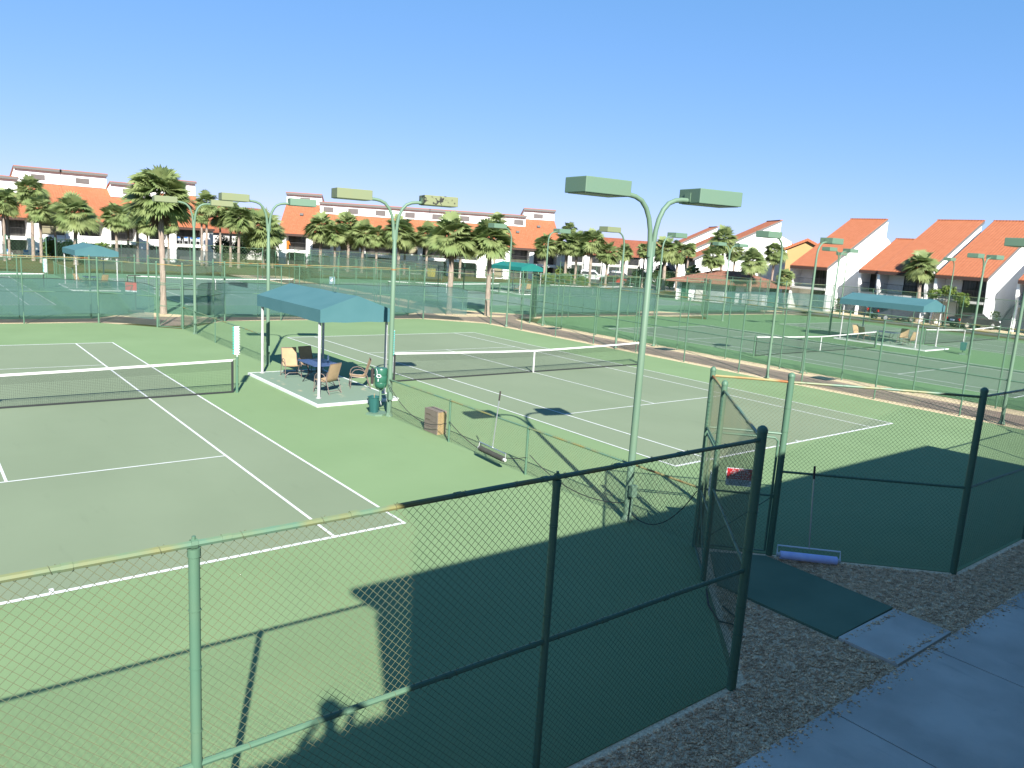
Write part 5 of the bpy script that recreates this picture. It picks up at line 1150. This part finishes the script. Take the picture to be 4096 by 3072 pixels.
MB().bb(-3.4, 2.70, -4.5, 0, 3.40, 3.62).build('deck_floor', M_CONC, t2); MB().bb(-3.4, 2.30, -.12, .0, 3.62, 4.64).build('parapet', M_WHITE, t2); MB().bb(1.88, 2.76, -.85, -.75, 3.62, 5.24).build('shade_panel', M_WHITE, t2)  # tall rear panel is unseen, added to close a lit gap in the shadow
for x in (-3.2, -.4): MB().bb(x, x+.25, -.3, -.05, -.1, 3.40).build('column', M_WHITE, t2)
# the photographer (only the shadow reaches the picture)
def person(label, loc):
    t = thing('person', label, 'person', loc)
    J = {'pel': (0, 0, .95), 'bel': (0, .01, 1.10), 'che': (0, .0, 1.26), 'nk': (0, .01, 1.50), 'hd': (0, .06, 1.60), 'ht': (0, .06, 1.72)}
    for s, n in ((-1, 'l'), (1, 'r')):
        J.update({n+'sh': (s*.18, 0, 1.36), n+'el': (s*.30, .10, 1.30 if s < 0 else 1.50), n+'wr': (s*.115, .16, 1.42 if s < 0 else 1.60), n+'ha': (s*.085, .165, 1.46 if s < 0 else 1.62), n+'hp': (s*.10, 0, .92), n+'kn': (s*.11, .02, .50), n+'an': (s*.11, -.01, .09), n+'to': (s*.12, .14, .04)})
    E_ = [('pel', 'bel'), ('bel', 'che'), ('che', 'nk'), ('nk', 'hd'), ('hd', 'ht')]
    for n in 'lr': E_ += [('che', n+'sh'), (n+'sh', n+'el'), (n+'el', n+'wr'), (n+'wr', n+'ha'), ('pel', n+'hp'), (n+'hp', n+'kn'), (n+'kn', n+'an'), (n+'an', n+'to')]
    Rr = dict(pel=.15, bel=.14, che=.12, nk=.055, hd=.095, ht=.085, sh=.058, el=.045, wr=.03, ha=.034, hp=.09, kn=.06, an=.045, to=.04)
    ks = list(J); me = bpy.data.meshes.new('body'); me.from_pydata([J[k] for k in ks], [(ks.index(a), ks.index(b)) for a, b in E_], [])
    o = bpy.data.objects.new('body', me); COL.objects.link(o); o.parent = t; me.materials.append(M_CLOTH)
    sk = o.modifiers.new('skin', 'SKIN'); o.modifiers.new('sub', 'SUBSURF').levels = 1
    for i, k in enumerate(ks):
        r = Rr.get(k) or Rr[k[1:]]; me.skin_vertices[0].data[i].radius = (r, r); me.skin_vertices[0].data[i].use_root = (k == 'pel')
    MB().lathe([(.10, -.06), (.115, 0), (.11, .06), (.07, .105), (.01, .12)], (0, .04, 1.655), 14).build('hair', M_BROWN, t, smooth=True)
    f = MB()
    for s in (-1, 1):
        for k in range(4): f.tube([(s*.075, .17, 1.42+.014*k), (s*.06, .20, 1.425+.014*k), (s*.035, .20, 1.425+.014*k)], .007, 6)
        f.tube([(s*.07, .16, 1.41), (s*.05, .15, 1.395)], .008, 6)
    f.build('fingers', M_SKIN, t, smooth=True)
    return t
person('photographer standing on the deck holding a camera up in both hands', (-14.47, -11.72, 3.62))

# ------------------------------------------------------------------ camera and light
F_PX = 3076.893565; CP = (-14.40125, -11.432894, 5.013136); yaw, pit, roll = .67824925, -.17881609, .06198172
fw = Vector((math.sin(yaw)*math.cos(pit), math.cos(yaw)*math.cos(pit), math.sin(pit))); rt = Vector((math.cos(yaw), -math.sin(yaw), 0)); up = rt.cross(fw)
r2 = rt*math.cos(roll)+up*math.sin(roll); u2 = -rt*math.sin(roll)+up*math.cos(roll)
cam = bpy.data.cameras.new('camera'); co = bpy.data.objects.new('camera', cam); COL.objects.link(co)
co.matrix_world = Matrix(((r2.x, u2.x, -fw.x, CP[0]), (r2.y, u2.y, -fw.y, CP[1]), (r2.z, u2.z, -fw.z, CP[2]), (0, 0, 0, 1)))
cam.sensor_width = 36; cam.lens = 36*F_PX/4096; cam.clip_start = .05; cam.clip_end = 5000; S.camera = co
SUN = Vector((-.35764, -.75126, .55471)).normalized()
sd = bpy.data.lights.new('sun', 'SUN'); sd.energy = 5.0; sd.angle = R(.53); sd.color = (1.0, .965, .90)
so = bpy.data.objects.new('sun', sd); COL.objects.link(so); so.rotation_euler = (-SUN).to_track_quat('-Z', 'Y').to_euler()
w = bpy.data.worlds.new('World'); S.world = w; w.use_nodes = True; nt = w.node_tree
sky = nt.nodes.new('ShaderNodeTexSky'); sky.sky_type = 'NISHITA'; sky.sun_disc = False
sky.sun_elevation = math.asin(SUN.z); sky.sun_rotation = math.atan2(SUN.x, SUN.y)
sky.air_density = .7; sky.dust_density = .1; sky.ozone_density = 4.0
bg = nt.nodes['Background']; sep = nt.nodes.new('ShaderNodeSeparateColor'); com = nt.nodes.new('ShaderNodeCombineColor'); nt.links.new(sky.outputs[0], sep.inputs[0])
for i, (pw, k) in enumerate(((.75, .97), (.46, 1.79), (.4, 2.92))):   # the camera's tone response to the sky, per channel
    p = nt.nodes.new('ShaderNodeMath'); p.operation = 'POWER'; nt.links.new(sep.outputs[i], p.inputs[0]); p.inputs[1].default_value = pw
    q = nt.nodes.new('ShaderNodeMath'); q.operation = 'MULTIPLY'; nt.links.new(p.outputs[0], q.inputs[0]); q.inputs[1].default_value = k; nt.links.new(q.outputs[0], com.inputs[i])
nt.links.new(com.outputs[0], bg.inputs[0]); bg.inputs[1].default_value = .0625
S.view_settings.view_transform = 'Standard'; S.view_settings.look = 'None'; S.view_settings.exposure = 1.45; S.view_settings.gamma = 1
S.render.engine = 'CYCLES'; S.cycles.transparent_max_bounces = 24; S.cycles.max_bounces = 6; S.cycles.diffuse_bounces = 3; S.cycles.glossy_bounces = 2
S.cycles.use_denoising = True; S.cycles.denoiser = 'OPENIMAGEDENOISE'; S.cycles.denoising_input_passes = 'RGB_ALBEDO_NORMAL'; S.cycles.denoising_prefilter = 'ACCURATE'; S.cycles.sample_clamp_indirect = 4.0
